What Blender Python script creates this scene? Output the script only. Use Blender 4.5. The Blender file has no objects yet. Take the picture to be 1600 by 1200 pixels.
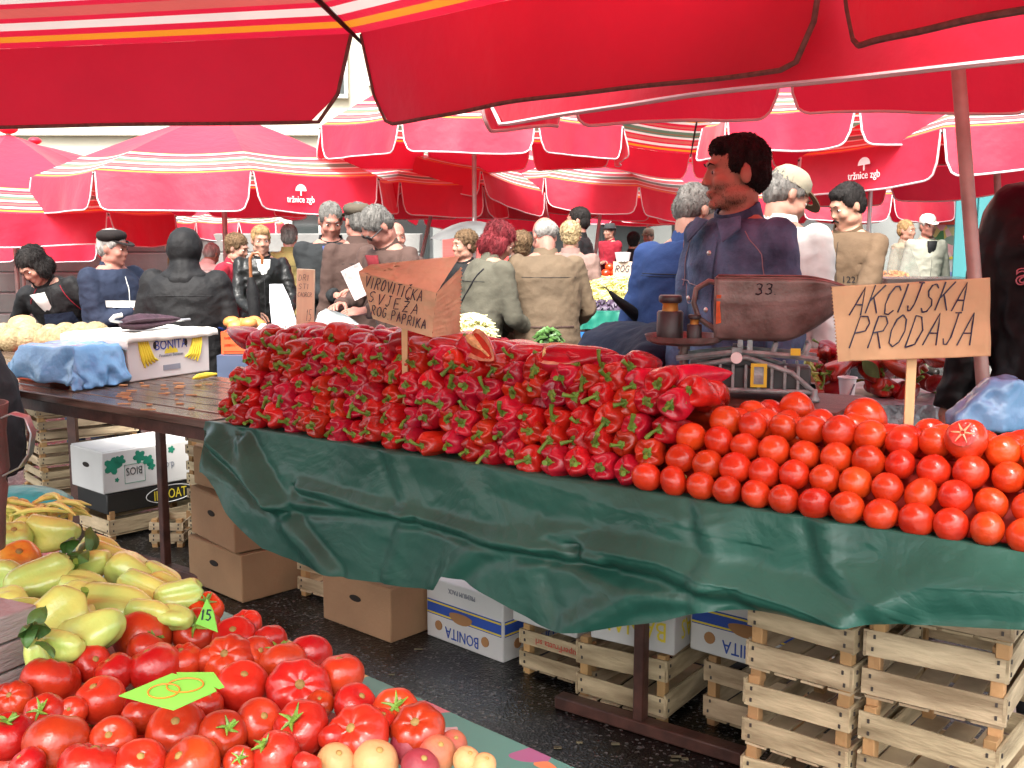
import bpy, bmesh, math, random
from mathutils import Vector, Matrix, Quaternion, noise, Euler
R = math.radians; PI = math.pi; V = Vector
random.seed(7)
SC = bpy.context.scene; COL = SC.collection
# ---------------------------------------------------------------- camera
FPX, HOR, H = 1700.0, 365.0, 1.45
PITCH = math.atan((600 - HOR) / FPX)
cd = bpy.data.cameras.new('camera'); cam = bpy.data.objects.new('camera', cd); COL.objects.link(cam)
cd.sensor_width = 36; cd.lens = 36 * FPX / 1600; cd.clip_end = 500; cd.clip_start = .02
cam.location = (0, 0, H); cam.rotation_euler = (PI / 2 - PITCH, 0, 0); SC.camera = cam
def ray(x, y):
    u = (x - 800) / FPX; v = (600 - y) / FPX; c, s = math.cos(PITCH), math.sin(PITCH)
    return V((u, c + v * s, -s + v * c))
def P(x, y, Y):
    d = ray(x, y); return V((0, 0, H)) + d * (Y / d.y)
def G(x, y, z=0):
    d = ray(x, y); return V((0, 0, H)) + d * ((z - H) / d.z)
# ---------------------------------------------------------------- materials
MT = {}
def nodes(name):
    m = bpy.data.materials.new(name); m.use_nodes = True
    nt = m.node_tree; nt.nodes.clear()
    o = nt.nodes.new('ShaderNodeOutputMaterial'); return m, nt, o
def N(nt, t, **k):
    n = nt.nodes.new(t)
    for a, b in k.items():
        if a in n.inputs: n.inputs[a].default_value = b
        else: setattr(n, a, b)
    return n
def c4(c): return (c[0], c[1], c[2], 1)
def mat(name, col, rough=.6, var=.15, vs=6, col2=None, bump=0, bs=40, metal=0, coat=0, rand=0, spec=.5, stretch=None, sheen=0, detail=4, rvar=0, trans=0):
    if name in MT: return MT[name]
    m, nt, o = nodes(name); L = nt.links.new
    b = N(nt, 'ShaderNodeBsdfPrincipled', Roughness=rough, Metallic=metal)
    b.inputs['Specular IOR Level'].default_value = spec
    b.inputs['Coat Weight'].default_value = coat; b.inputs['Coat Roughness'].default_value = .15
    if sheen: b.inputs['Sheen Weight'].default_value = sheen
    tc = N(nt, 'ShaderNodeTexCoord'); src = tc.outputs['Object']
    if stretch:
        mp = N(nt, 'ShaderNodeMapping'); mp.inputs['Scale'].default_value = stretch; L(src, mp.inputs[0]); src = mp.outputs[0]
    oi = N(nt, 'ShaderNodeObjectInfo')
    ad = N(nt, 'ShaderNodeVectorMath', operation='ADD'); L(src, ad.inputs[0])
    if rand:
        sm = N(nt, 'ShaderNodeMath', operation='MULTIPLY'); sm.inputs[1].default_value = 37; L(oi.outputs['Random'], sm.inputs[0]); L(sm.outputs[0], ad.inputs[1])
    nz = N(nt, 'ShaderNodeTexNoise', Scale=vs, Detail=detail); L(ad.outputs[0], nz.inputs['Vector'])
    rp = N(nt, 'ShaderNodeValToRGB'); rp.color_ramp.elements[0].position = .3; rp.color_ramp.elements[1].position = .7
    rp.color_ramp.elements[0].color = c4([x * (1 - var) for x in col])
    rp.color_ramp.elements[1].color = c4(col2 if col2 else [min(1, x * (1 + var)) for x in col])
    L(nz.outputs['Fac'], rp.inputs[0]); c = rp.outputs[0]
    if rand:
        hs = N(nt, 'ShaderNodeHueSaturation'); mr = N(nt, 'ShaderNodeMapRange'); L(oi.outputs['Random'], mr.inputs[0])
        mr.inputs[3].default_value = 1 - rand; mr.inputs[4].default_value = 1 + rand; L(mr.outputs[0], hs.inputs['Value'])
        mr2 = N(nt, 'ShaderNodeMapRange'); m7 = N(nt, 'ShaderNodeMath', operation='FRACT'); m8 = N(nt, 'ShaderNodeMath', operation='MULTIPLY'); m8.inputs[1].default_value = 7.3
        L(oi.outputs['Random'], m8.inputs[0]); L(m8.outputs[0], m7.inputs[0]); L(m7.outputs[0], mr2.inputs[0])
        mr2.inputs[3].default_value = .5 - rand * .03; mr2.inputs[4].default_value = .5 + rand * .06; L(mr2.outputs[0], hs.inputs['Hue'])
        L(c, hs.inputs['Color']); c = hs.outputs[0]
    L(c, b.inputs['Base Color'])
    if rvar:
        mr = N(nt, 'ShaderNodeMapRange'); L(nz.outputs['Fac'], mr.inputs[0]); mr.inputs[1].default_value = .3; mr.inputs[2].default_value = .7
        mr.inputs[3].default_value = max(.02, rough - rvar); mr.inputs[4].default_value = min(1, rough + rvar); L(mr.outputs[0], b.inputs['Roughness'])
    if bump:
        n2 = N(nt, 'ShaderNodeTexNoise', Scale=bs, Detail=3); L(ad.outputs[0], n2.inputs['Vector'])
        bp = N(nt, 'ShaderNodeBump', Strength=bump, Distance=.02); L(n2.outputs['Fac'], bp.inputs['Height']); L(bp.outputs[0], b.inputs['Normal'])
    out = b.outputs[0]
    if trans:
        tl = N(nt, 'ShaderNodeBsdfTranslucent'); L(c, tl.inputs['Color']); mx = N(nt, 'ShaderNodeMixShader'); mx.inputs[0].default_value = trans
        L(out, mx.inputs[1]); L(tl.outputs[0], mx.inputs[2]); out = mx.outputs[0]
    L(out, o.inputs[0]); MT[name] = m; return m
# ---------------------------------------------------------------- mesh builder
class MB:
    def __init__(s, T=None): s.v = []; s.f = []; s.mi = []; s.uv = {}; s.T = T or Matrix()
    def add(s, vs, fs, mi=0, T=None):
        b = len(s.v); M = s.T @ T if T else s.T
        s.v += [M @ V(p) for p in vs]; s.f += [tuple(i + b for i in f) for f in fs]; s.mi += [mi] * len(fs); return b
    def box(s, c, d, T=None, mi=0, taper=1):
        x, y, z = d[0] / 2, d[1] / 2, d[2] / 2; c = V(c); t = taper
        vs = [c + V(p) for p in [(-x, -y, -z), (x, -y, -z), (x, y, -z), (-x, y, -z), (-x * t, -y * t, z), (x * t, -y * t, z), (x * t, y * t, z), (-x * t, y * t, z)]]
        s.add(vs, [(3, 2, 1, 0), (4, 5, 6, 7), (0, 1, 5, 4), (1, 2, 6, 5), (2, 3, 7, 6), (3, 0, 4, 7)], mi, T); return s
    def ell(s, c, r, n=12, m=8, T=None, mi=0, rot=None):
        c = V(c); Q = rot.to_matrix() if rot else None; vs = []
        def pt(p):
            p = V(p); return c + (Q @ p if Q else p)
        vs.append(pt((0, 0, r[2])))
        for j in range(1, m):
            a = PI * j / m
            for i in range(n):
                b = 2 * PI * i / n; vs.append(pt((r[0] * math.sin(a) * math.cos(b), r[1] * math.sin(a) * math.sin(b), r[2] * math.cos(a))))
        vs.append(pt((0, 0, -r[2]))); e = len(vs) - 1; fs = []
        for i in range(n): fs.append((0, 1 + i, 1 + (i + 1) % n)); fs.append((e, 1 + (m - 2) * n + (i + 1) % n, 1 + (m - 2) * n + i))
        for j in range(m - 2):
            for i in range(n):
                a = 1 + j * n + i; b = 1 + j * n + (i + 1) % n; fs.append((a, a + n, b + n, b))
        s.add(vs, fs, mi, T); return s
    def rings(s, rs, cap=True, T=None, mi=0, closed=False):
        n = len(rs[0]); vs = [p for r in rs for p in r]; fs = []
        for j in range(len(rs) - (0 if closed else 1)):
            k = (j + 1) % len(rs)
            for i in range(n): fs.append((j * n + i, j * n + (i + 1) % n, k * n + (i + 1) % n, k * n + i))
        if cap and not closed: fs.append(tuple(range(n))[::-1]); fs.append(tuple((len(rs) - 1) * n + i for i in range(n)))
        s.add(vs, fs, mi, T); return s
    def tube(s, pts, r, n=8, T=None, mi=0, cap=True, closed=False):
        pts = [V(p) for p in pts]; m = len(pts); rr = r if isinstance(r, (list, tuple)) else [r] * m; rs = []; up = None
        for i, p in enumerate(pts):
            d = (pts[(i + 1) % m] - pts[i - 1]) if closed else (pts[min(i + 1, m - 1)] - pts[max(i - 1, 0)])
            d = d.normalized() if d.length > 1e-9 else V((0, 0, 1))
            if up is None: up = V((0, 0, 1)) if abs(d.z) < .9 else V((1, 0, 0))
            a = d.cross(up).normalized(); b = a.cross(d).normalized(); up = b
            rs.append([p + (a * math.cos(2 * PI * k / n) + b * math.sin(2 * PI * k / n)) * rr[i] for k in range(n)])
        s.rings(rs, cap, T, mi, closed); return s
    def cyl(s, a, b, r, n=12, r2=None, T=None, mi=0): return s.tube([a, b], [r, r if r2 is None else r2], n, T, mi)
    def cap_(s, a, b, ra, rb, n=12, T=None):      # capsule with tapering radius
        a, b = V(a), V(b); d = (b - a).normalized(); pts = []; rr = []
        for t in (-.98, -.75, -.4, 0): pts.append(a + d * ra * t); rr.append(ra * math.sqrt(1 - t * t))
        for t in (0, .4, .75, .98): pts.append(b + d * rb * t); rr.append(rb * math.sqrt(1 - t * t))
        s.tube(pts, rr, n, T); return s
    def lathe(s, prof, n=20, T=None, mi=0, cap=True):
        s.rings([[V((r * math.cos(2 * PI * i / n), r * math.sin(2 * PI * i / n), z)) for i in range(n)] for r, z in prof], cap, T, mi); return s
    def grid(s, fn, nu, nv, T=None, mi=0, uv=None):
        vs = [fn(i / nu, j / nv) for j in range(nv + 1) for i in range(nu + 1)]; w = nu + 1
        fs = [(j * w + i, j * w + i + 1, (j + 1) * w + i + 1, (j + 1) * w + i) for j in range(nv) for i in range(nu)]
        b = s.add(vs, fs, mi, T)
        for j in range(nv + 1):
            for i in range(nu + 1): s.uv[b + j * w + i] = uv(i / nu, j / nv) if uv else (i / nu, j / nv)
        return s
    def prism(s, outline, t, T=None, mi=0):       # outline in xz, thickness t along y (front face at y=0)
        n = len(outline); vs = [V((x, 0, z)) for x, z in outline] + [V((x, t, z)) for x, z in outline]
        fs = [tuple(range(n)), tuple(range(2 * n - 1, n - 1, -1))] + [(i, i + n, (i + 1) % n + n, (i + 1) % n) for i in range(n)]
        s.add(vs, fs, mi, T); return s
    def mesh(s, name, mats, smooth=True, angle=40):
        me = bpy.data.meshes.new(name); me.from_pydata([tuple(p) for p in s.v], [], s.f)
        ms = mats if isinstance(mats, (list, tuple)) else [mats]
        for m in ms: me.materials.append(m)
        me.polygons.foreach_set('material_index', s.mi)
        if s.uv:
            u = me.uv_layers.new(name='UVMap')
            for l in me.loops: u.data[l.index].uv = s.uv.get(l.vertex_index, (0, 0))
        bm = bmesh.new(); bm.from_mesh(me)
        if not s.uv: bmesh.ops.recalc_face_normals(bm, faces=bm.faces)
        if smooth:
            for f in bm.faces: f.smooth = True
            for e in bm.edges:
                if len(e.link_faces) == 2 and e.calc_face_angle(0) > R(angle): e.smooth = False
        bm.to_mesh(me); bm.free(); return me
    def build(s, name, mats, parent=None, smooth=True, angle=40, bevel=0, seg=1):
        o = bpy.data.objects.new(name, s.mesh(name, mats, smooth, angle)); COL.objects.link(o); o.parent = parent
        if bevel:
            md = o.modifiers.new('b', 'BEVEL'); md.width = bevel; md.segments = seg; md.limit_method = 'ANGLE'
        return o
def tag(o, label, cat, group=None):
    o['label'] = label; o['category'] = cat
    if group: o['group'] = group
    return o
def thing(name, label, cat, loc=(0, 0, 0), rz=0, group=None, rot=None):
    o = bpy.data.objects.new(name, None); COL.objects.link(o); o.empty_display_size = .1
    o.location = loc; o.rotation_euler = rot if rot else (0, 0, rz); return tag(o, label, cat, group)
def solo(mb, name, m, label, cat, loc=(0, 0, 0), rz=0, group=None, **k):
    o = mb.build(name, m, None, **k); o.location = loc; o.rotation_euler = (0, 0, rz); return tag(o, label, cat, group)
def struct(o, kind='structure'): o['kind'] = kind; return o
def dup(src, loc, rot=None, label=None, scale=None, group=None, parent=None):
    c = src.copy(); COL.objects.link(c)
    if parent is None:
        c.location = loc
        if rot is not None: c.rotation_euler = rot
        if scale is not None: c.scale = (scale,) * 3 if not hasattr(scale, '__len__') else scale
        if label: c['label'] = label
        if group: c['group'] = group
    else: c.parent = parent
    for ch in CH.get(src.name, [x for x in src.children]): dup(ch, None, parent=c)
    return c
CH = {}
TS = bpy.data.scenes.new('workshop'); VL = TS.view_layers[0]
# clay: overlapping closed shapes fused to one skin
def clay(mb, name, m, parent, voxel=.01, smooth=3, disp=0, ds=9, stretch=(1, 1, 1), extra=None, seed=0, decim=0, dfun=None):
    me = mb.mesh('tmp', [m], False); o = bpy.data.objects.new('tmp', me); TS.collection.objects.link(o)
    r = o.modifiers.new('r', 'REMESH'); r.mode = 'VOXEL'; r.voxel_size = voxel; r.use_smooth_shade = True
    if smooth:
        q = o.modifiers.new('s', 'SMOOTH'); q.factor = .5; q.iterations = smooth
    if decim:
        q = o.modifiers.new('d', 'DECIMATE'); q.ratio = decim
    VL.update(); dg = VL.depsgraph
    nm = bpy.data.meshes.new_from_object(o.evaluated_get(dg)); bpy.data.objects.remove(o); bpy.data.meshes.remove(me)
    nm.name = name
    if disp or dfun:
        co = [v.co.copy() for v in nm.vertices]; no = [v.normal.copy() for v in nm.vertices]; out = []
        for p, n_ in zip(co, no):
            q = V((p.x * stretch[0] * ds + seed, p.y * stretch[1] * ds, p.z * stretch[2] * ds))
            d = (noise.noise(q) + .5 * noise.noise(q * 2.1)) * disp if disp else 0
            if dfun: d += dfun(p)
            out += list(p + n_ * d)
        nm.vertices.foreach_set('co', out)
    if extra:
        bm = bmesh.new(); bm.from_mesh(nm); t = extra.mesh('x', [m], True); bm.from_mesh(t); bm.to_mesh(nm); bm.free(); bpy.data.meshes.remove(t)
    nm.materials.clear(); nm.materials.append(m)
    nm.polygons.foreach_set('use_smooth', [True] * len(nm.polygons))
    ob = bpy.data.objects.new(name, nm); COL.objects.link(ob); ob.parent = parent; return ob
# stroke lettering
ST = {
'A': [[(0, 0), (.5, 1), (1, 0)], [(.2, .38), (.8, .38)]], 'K': [[(0, 0), (0, 1)], [(.9, 1), (0, .42)], [(.25, .55), (1, 0)]],
'C': [[(.95, .85), (.7, 1), (.35, .98), (.08, .7), (.05, .35), (.3, .03), (.65, 0), (.95, .15)]], 'I': [[(.2, 0), (.2, 1)]],
'J': [[(.3, 1), (.9, 1)], [(.65, 1), (.65, .25), (.45, .02), (.2, .02), (0, .2)]], 'S': [[(.9, .85), (.6, 1), (.25, .95), (.1, .75), (.3, .55), (.7, .45), (.88, .25), (.65, .03), (.3, 0), (.05, .15)]],
'P': [[(0, 0), (.05, 1), (.6, 1), (.9, .8), (.75, .55), (.05, .48)]], 'R': [[(0, 0), (.05, 1), (.6, 1), (.9, .8), (.75, .55), (.05, .48)], [(.35, .5), (.95, 0)]],
'O': [[(.5, 1), (.15, .85), (0, .5), (.15, .12), (.5, 0), (.85, .15), (1, .5), (.85, .85), (.5, 1)]], 'D': [[(.05, 0), (.1, 1), (.55, .95), (.95, .55), (.7, .1), (.05, 0)]],
'V': [[(0, 1), (.45, 0), (.95, 1)]], 'T': [[(0, 1), (1, 1)], [(.5, 1), (.5, 0)]], 'E': [[(.9, 1), (.05, 1), (.05, 0), (.9, 0)], [(.05, .5), (.7, .5)]],
'Z': [[(.05, 1), (.9, 1), (.05, 0), (.95, 0)]], 'G': [[(.9, .85), (.6, 1), (.2, .9), (0, .5), (.2, .08), (.6, 0), (.9, .2), (.9, .45), (.55, .45)]],
'Č': [[(.95, .85), (.7, 1), (.35, .98), (.08, .7), (.05, .35), (.3, .03), (.65, 0), (.95, .15)], [(.3, 1.3), (.5, 1.12), (.75, 1.3)]],
'Ž': [[(.05, 1), (.9, 1), (.05, 0), (.95, 0)], [(.2, 1.3), (.45, 1.12), (.7, 1.3)], [(.25, .5), (.75, .5)]],
'3': [[(.05, .9), (.35, 1), (.8, .88), (.75, .6), (.4, .52), (.8, .42), (.9, .15), (.5, 0), (.05, .1)]], '.': [[(.1, .0), (.18, .05)]],
'8': [[(.5, .52), (.12, .72), (.3, .98), (.7, .98), (.88, .75), (.5, .52), (.08, .28), (.25, .02), (.75, .02), (.95, .28), (.5, .52)]],
'1': [[(.2, .75), (.5, 1), (.5, 0)]], '5': [[(.85, 1), (.2, 1), (.15, .58), (.6, .6), (.88, .3), (.55, 0), (.1, .08)]], ' ': []}
def strokes(mb, text, x0, z0, hgt, wid, r=.0016, slant=.25, gap=.35, y=0, jit=.04, step=0, seed=1, flat=None):
    rn = random.Random(seed); x = x0
    for ch in text:
        w = wid * (.35 if ch in 'I.1' else .8 if ch == 'J' else 1); dz = rn.uniform(-jit, jit) * hgt
        for s in ST.get(ch, []):
            pts = []
            for a, b in zip(s, s[1:]):
                for k in range(3): t = k / 3; pts.append((a[0] + (b[0] - a[0]) * t, a[1] + (b[1] - a[1]) * t))
            pts.append(s[-1]); rad = []
            q = []
            for (px, pz) in pts:
                X = x + px * w + pz * hgt * slant; Z = z0 + pz * hgt + dz + step * (x - x0); q.append(flat(X, Z) if flat else (X, y, Z)); rad.append(r * rn.uniform(.7, 1.2))
            mb.tube(q, rad, 5)
        x += w + gap * wid
    return x
def text_mesh(txt, size, name, m, parent, loc, rot=(PI / 2, 0, 0), ext=.0006, sx=1, align='CENTER', flip=False):
    cu = bpy.data.curves.new('t', 'FONT'); cu.body = txt; cu.size = size; cu.extrude = ext; cu.align_x = align; cu.resolution_u = 2
    o = bpy.data.objects.new('t', cu); TS.collection.objects.link(o); VL.update(); dg = VL.depsgraph
    me = bpy.data.meshes.new_from_object(o.evaluated_get(dg)); bpy.data.objects.remove(o)
    me.materials.clear(); me.materials.append(m); me.name = name
    ob = bpy.data.objects.new(name, me); COL.objects.link(ob); ob.parent = parent; ob.location = loc
    ob.rotation_euler = (rot[0], rot[1] + (PI if flip else 0), rot[2]); ob.scale = (sx, 1, 1); return ob
# ---------------------------------------------------------------- light
W = bpy.data.worlds.new('World'); SC.world = W; W.use_nodes = True; nt = W.node_tree; nt.nodes.clear()
wo = nt.nodes.new('ShaderNodeOutputWorld'); bg = nt.nodes.new('ShaderNodeBackground'); sk = nt.nodes.new('ShaderNodeTexSky')
SUN_EL, SUN_AZ = R(54), R(192)
sk.sky_type = 'NISHITA'; sk.sun_disc = False; sk.sun_elevation = SUN_EL; sk.sun_rotation = SUN_AZ; sk.dust_density = 6; sk.air_density = 1.2; sk.ozone_density = .6
hs = N(nt, 'ShaderNodeHueSaturation', Saturation=.35)
nt.links.new(sk.outputs[0], hs.inputs['Color']); nt.links.new(hs.outputs[0], bg.inputs[0]); bg.inputs[1].default_value = .15
nt.links.new(bg.outputs[0], wo.inputs[0])
sl = bpy.data.lights.new('sun', 'SUN'); so = bpy.data.objects.new('sun', sl); COL.objects.link(so)
sl.energy = 1.5; sl.angle = R(20); sl.color = (1, .95, .88)
sd = V((math.sin(SUN_AZ) * math.cos(SUN_EL), math.cos(SUN_AZ) * math.cos(SUN_EL), math.sin(SUN_EL)))
so.rotation_euler = sd.to_track_quat('Z', 'Y').to_euler()
SC.view_settings.view_transform = 'Standard'; SC.view_settings.look = 'None'; SC.view_settings.exposure = 2.1; SC.view_settings.gamma = 1
SC.cycles.max_bounces = 8; SC.cycles.diffuse_bounces = 4; SC.cycles.use_denoising = True
# ---------------------------------------------------------------- common materials
m_red = (.70, .014, .050)
def stripe_mat(name, base, tr=.36):
    m, nt, o = nodes(name); L = nt.links.new
    uv = N(nt, 'ShaderNodeUVMap', uv_map='UVMap'); sp = N(nt, 'ShaderNodeSeparateXYZ'); L(uv.outputs[0], sp.inputs[0])
    rp = N(nt, 'ShaderNodeValToRGB'); cr = rp.color_ramp; cr.interpolation = 'CONSTANT'
    wh, og, sa, gr, br, re = (.8, .72, .66), (.8, .3, .02), (.62, .12, .1), (.12, .2, .13), (.3, .13, .07), base
    seq = [(0, re), (.735, og), (.745, wh), (.765, re), (.785, sa), (.80, re), (.812, wh), (.826, gr), (.85, br), (.858, gr), (.868, wh), (.884, re), (.898, sa), (.918, re), (.932, wh), (.953, re), (.965, og), (.982, re)]
    cr.elements[0].position = 0; cr.elements[0].color = c4(re)
    while len(cr.elements) > 1: cr.elements.remove(cr.elements[-1])
    for p, c in seq[1:]:
        e = cr.elements.new(p); e.color = c4(c)
    L(sp.outputs[1], rp.inputs[0])
    tc = N(nt, 'ShaderNodeTexCoord'); nz = N(nt, 'ShaderNodeTexNoise', Scale=1.6, Detail=9); L(tc.outputs['Object'], nz.inputs[0])
    mr = N(nt, 'ShaderNodeMapRange'); L(nz.outputs[0], mr.inputs[0]); mr.inputs[3].default_value = .68; mr.inputs[4].default_value = 1.25
    mx = N(nt, 'ShaderNodeMix', data_type='RGBA', blend_type='MULTIPLY'); mx.inputs[0].default_value = 1; L(rp.outputs[0], mx.inputs[6]); L(mr.outputs[0], mx.inputs[7])
    return fabric(nt, o, mx.outputs[2], m, tr)
def fabric(nt, o, col, m, tr=.36):
    L = nt.links.new
    b = N(nt, 'ShaderNodeBsdfPrincipled', Roughness=.5); b.inputs['Specular IOR Level'].default_value = .5; b.inputs['Sheen Weight'].default_value = .15; L(col, b.inputs['Base Color'])
    tc = N(nt, 'ShaderNodeTexCoord'); n2 = N(nt, 'ShaderNodeTexNoise', Scale=9, Detail=4); L(tc.outputs['Object'], n2.inputs[0])
    bp = N(nt, 'ShaderNodeBump', Strength=.35, Distance=.02); L(n2.outputs[0], bp.inputs['Height']); L(bp.outputs[0], b.inputs['Normal'])
    tl = N(nt, 'ShaderNodeBsdfTranslucent'); L(col, tl.inputs[0]); ms = N(nt, 'ShaderNodeMixShader'); ms.inputs[0].default_value = tr
    L(b.outputs[0], ms.inputs[1]); L(tl.outputs[0], ms.inputs[2]); L(ms.outputs[0], o.inputs[0]); return m
m_canopy = stripe_mat('canopy_fabric', m_red); m_canopy_lowtrans = stripe_mat('low_translucency_canopy', m_red, .2)  # second copy passes less light, keeping the red cast off the near stall
def plain_fabric(name, c):
    m, nt, o = nodes(name); tc = N(nt, 'ShaderNodeTexCoord'); nz = N(nt, 'ShaderNodeTexNoise', Scale=2.5, Detail=6); nt.links.new(tc.outputs['Object'], nz.inputs[0])
    rp = N(nt, 'ShaderNodeValToRGB'); rp.color_ramp.elements[0].color = c4([x * .8 for x in c]); rp.color_ramp.elements[1].color = c4([x * 1.12 for x in c]); nt.links.new(nz.outputs[0], rp.inputs[0])
    return fabric(nt, o, rp.outputs[0], m)
m_flap = plain_fabric('flap_fabric', m_red)
m_pipe = mat('piping_white', (.62, .44, .45), .8, .1)
m_pipe_shaded = mat('piping_shaded', (.16, .07, .06), .8, .3, 60, trans=0)  # white piping with shadow and transmitted red painted in as brown
m_pole = mat('pole_painted_steel', (.36, .27, .25), .45, .2, 12, metal=.3, rvar=.1)
m_pole2 = mat('pole_worn_red_brown', (.36, .22, .19), .4, .25, 9, col2=(.46, .36, .32), metal=.2, rvar=.1)
m_steel = mat('galvanised_steel', (.5, .5, .5), .35, .2, 14, metal=.9, rvar=.1)
m_dark = mat('dark_steel', (.035, .025, .022), .4, .3, 10)
m_white = mat('white_print', (.8, .8, .78), .7, .05)
# ---------------------------------------------------------------- table frame
TZ = .87
E0 = G(330, 657, TZ); E1 = G(1600, 860, TZ); UX = (E1 - E0); UX.z = 0; UX.normalize(); NX = V((-UX.y, UX.x, 0)); TA = math.atan2(UX.y, UX.x)
def TB(s, w, z=0): return E0 + UX * s + NX * w + V((0, 0, z))
def s_at(px, w=0, z=0):      # s where the column px crosses the line (w, z)
    lo, hi = -4, 4
    for _ in range(40):
        m = (lo + hi) / 2; p = TB(m, w, z)
        if 800 + FPX * p.x / max(.05, p.y * math.cos(PITCH) - (p.z - H) * math.sin(PITCH)) < px: lo = m
        else: hi = m
    return lo
# ---------------------------------------------------------------- umbrellas
def rot_to(a):
    return Matrix.Rotation(a, 4, 'Z')
def umbrella(label, rim, hub, foot, flap, skip=(), pipe=None, logo=None, polem=None, pole_r=.022, sag=.03, group='red market umbrellas', n_rad=8, flare=.05, ribs=True, seed=0, finial=True, cm=None):
    rn = random.Random(seed + 3); foot = V(foot); hub = V(hub); T = Matrix.Translation(-foot)
    u = thing('market_umbrella', label, 'umbrella', foot, 0, group); n = len(rim); pipe = pipe or m_pipe
    ctr = sum(rim, V()) / n
    mb = MB(T); rp = MB(T)
    for i in range(n):
        if i in skip: continue
        a, b = rim[i], rim[(i + 1) % n]
        def fn(x, f, a=a, b=b):
            e = a.lerp(b, x); p = hub.lerp(e, f); p.z = hub.z + (e.z - hub.z) * (f ** 1.18) - sag * math.sin(PI * x) * f * (1 - .5 * f) * 1.6
            inn = (ctr - e); inn.z = 0
            return p + inn * .02 * math.sin(PI * x) * f
        mb.grid(fn, 8, n_rad)
    mb.build('canopy', cm or m_canopy, u, angle=25)
    for i in range(n):
        if i in skip: continue
        a, b = rim[i], rim[(i + 1) % n]; e = b - a; ln = e.length; out = e.cross(V((0, 0, 1))); mid = (a + b) / 2
        if out.dot(mid - ctr) < 0: out = -out
        out.normalize(); sw = rn.uniform(-.02, .06) + flare; ph = rn.uniform(0, 6); cr = .32
        def fp(x, t, off=0):
            xx = .008 + .984 * x; xx = xx + (.5 - xx) * .035 * t
            p = a.lerp(b, xx); inn = (ctr - p); inn.z = 0; p = p + inn * .02 * math.sin(PI * xx)
            d = min(x, 1 - x) * ln / (flap * cr); lim = 1 if d >= 1 else 1 - cr * (1 - math.sqrt(max(0, 1 - (1 - d) ** 2)))
            tt = t * lim
            p = p + V((0, 0, -flap * tt)) + out * (sw * flap * tt * 2 + .016 * tt * math.sin(x * 9 + ph) + .007 * tt * math.sin(x * 23 + ph) + off)
            p.z -= sag * math.sin(PI * xx) * .8 + .012 * tt * math.sin(x * 5 + ph * 2); return p
        fb = MB(T); K = 28
        fb.grid(fp, K, 5); fo = fb.build('flap', m_flap, u)
        pts = [fp(0, t) for t in (.02, .25, .5, .75)] + [fp(k / 40, 1) for k in range(41)] + [fp(1, t) for t in (.75, .5, .25, .02)]
        MB(T).tube(pts, .0062, 6).build('piping', pipe, fo)
        if logo and i in logo:
            x0 = logo[i]; nn = out
            c = fp(x0, .5, .026); ex = e.normalized()
            if ex.dot(nn.cross(V((0, 0, 1)))) > 0: ex = -ex
            nrm = ex.cross(V((0, 0, 1))); sc = flap / .29
            Mx = Matrix(((ex.x, nrm.x, 0, c.x), (ex.y, nrm.y, 0, c.y), (ex.z, nrm.z, 1, c.z), (0, 0, 0, 1)))
            em = MB(T @ Mx)
            em.prism([(-.052 * sc, .03 * sc)] + [(.052 * math.cos(q) * -sc, (.03 + .052 * math.sin(q)) * sc) for q in [k * PI / 10 for k in range(1, 10)]] + [(.052 * sc, .03 * sc)], .002)
            em.box((0, 0, .015 * sc), (.01 * sc, .003, .045 * sc)); em.build('emblem', m_white, fo)
            q = text_mesh('tržnice zgb', .075 * sc, 'lettering', m_white, fo, (0, 0, 0), ext=.0015, sx=.8)
            q.matrix_local = T @ Mx @ Matrix.Translation((0, -.002, -.062 * sc)) @ Matrix.Rotation(PI / 2, 4, 'X') @ Matrix.Diagonal((.8, 1, 1, 1))
    for i in range(n) if ribs else ():
        if i in skip and (i - 1) % n in skip: continue
        a = rim[i]; pts = []
        for k in range(7):
            f = .04 + .97 * k / 6; p = hub.lerp(a, f); p.z = hub.z + (a.z - hub.z) * (f ** 1.18) - .018; pts.append(p)
        MB(T).tube(pts, [.011] * 6 + [.006], 5).build('rib', m_dark, u)
    ax = (hub - foot).normalized()
    MB(T).tube([foot, foot.lerp(hub, .5), hub + ax * .05], pole_r, 10).build('pole', polem or m_pole, u)
    if finial: MB(T).ell(hub + ax * .05, (.09, .09, .05)).build('finial', m_flap, u)
    return u
def octo(label, cx, cy, Rr, zr, rise=.5, phase=0, flap=.28, tilt=(0, 0), n=8, foot_off=(0, 0), **k):
    # tilt: lean of the pole top towards (x, y), radians about the foot
    c = V((cx, cy, 0)); tm = Matrix.Rotation(tilt[0], 3, 'Y') @ Matrix.Rotation(-tilt[1], 3, 'X')
    rim = [c + V((0, 0, zr)) + tm @ V((Rr * math.cos(phase + 2 * PI * i / n), Rr * math.sin(phase + 2 * PI * i / n), 0)) for i in range(n)]
    hub = c + V((0, 0, zr)) + tm @ V((0, 0, rise)); d = tm @ V((0, 0, 1)); foot = hub - d * (hub.z / d.z)
    return umbrella(label, rim, hub, foot, flap, **k)
def apx(px, Y): return (px - 800) / FPX * Y
def zpx(y, Y): return H + (HOR - y) / FPX * Y
dn = V((0, 0, 1))
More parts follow.
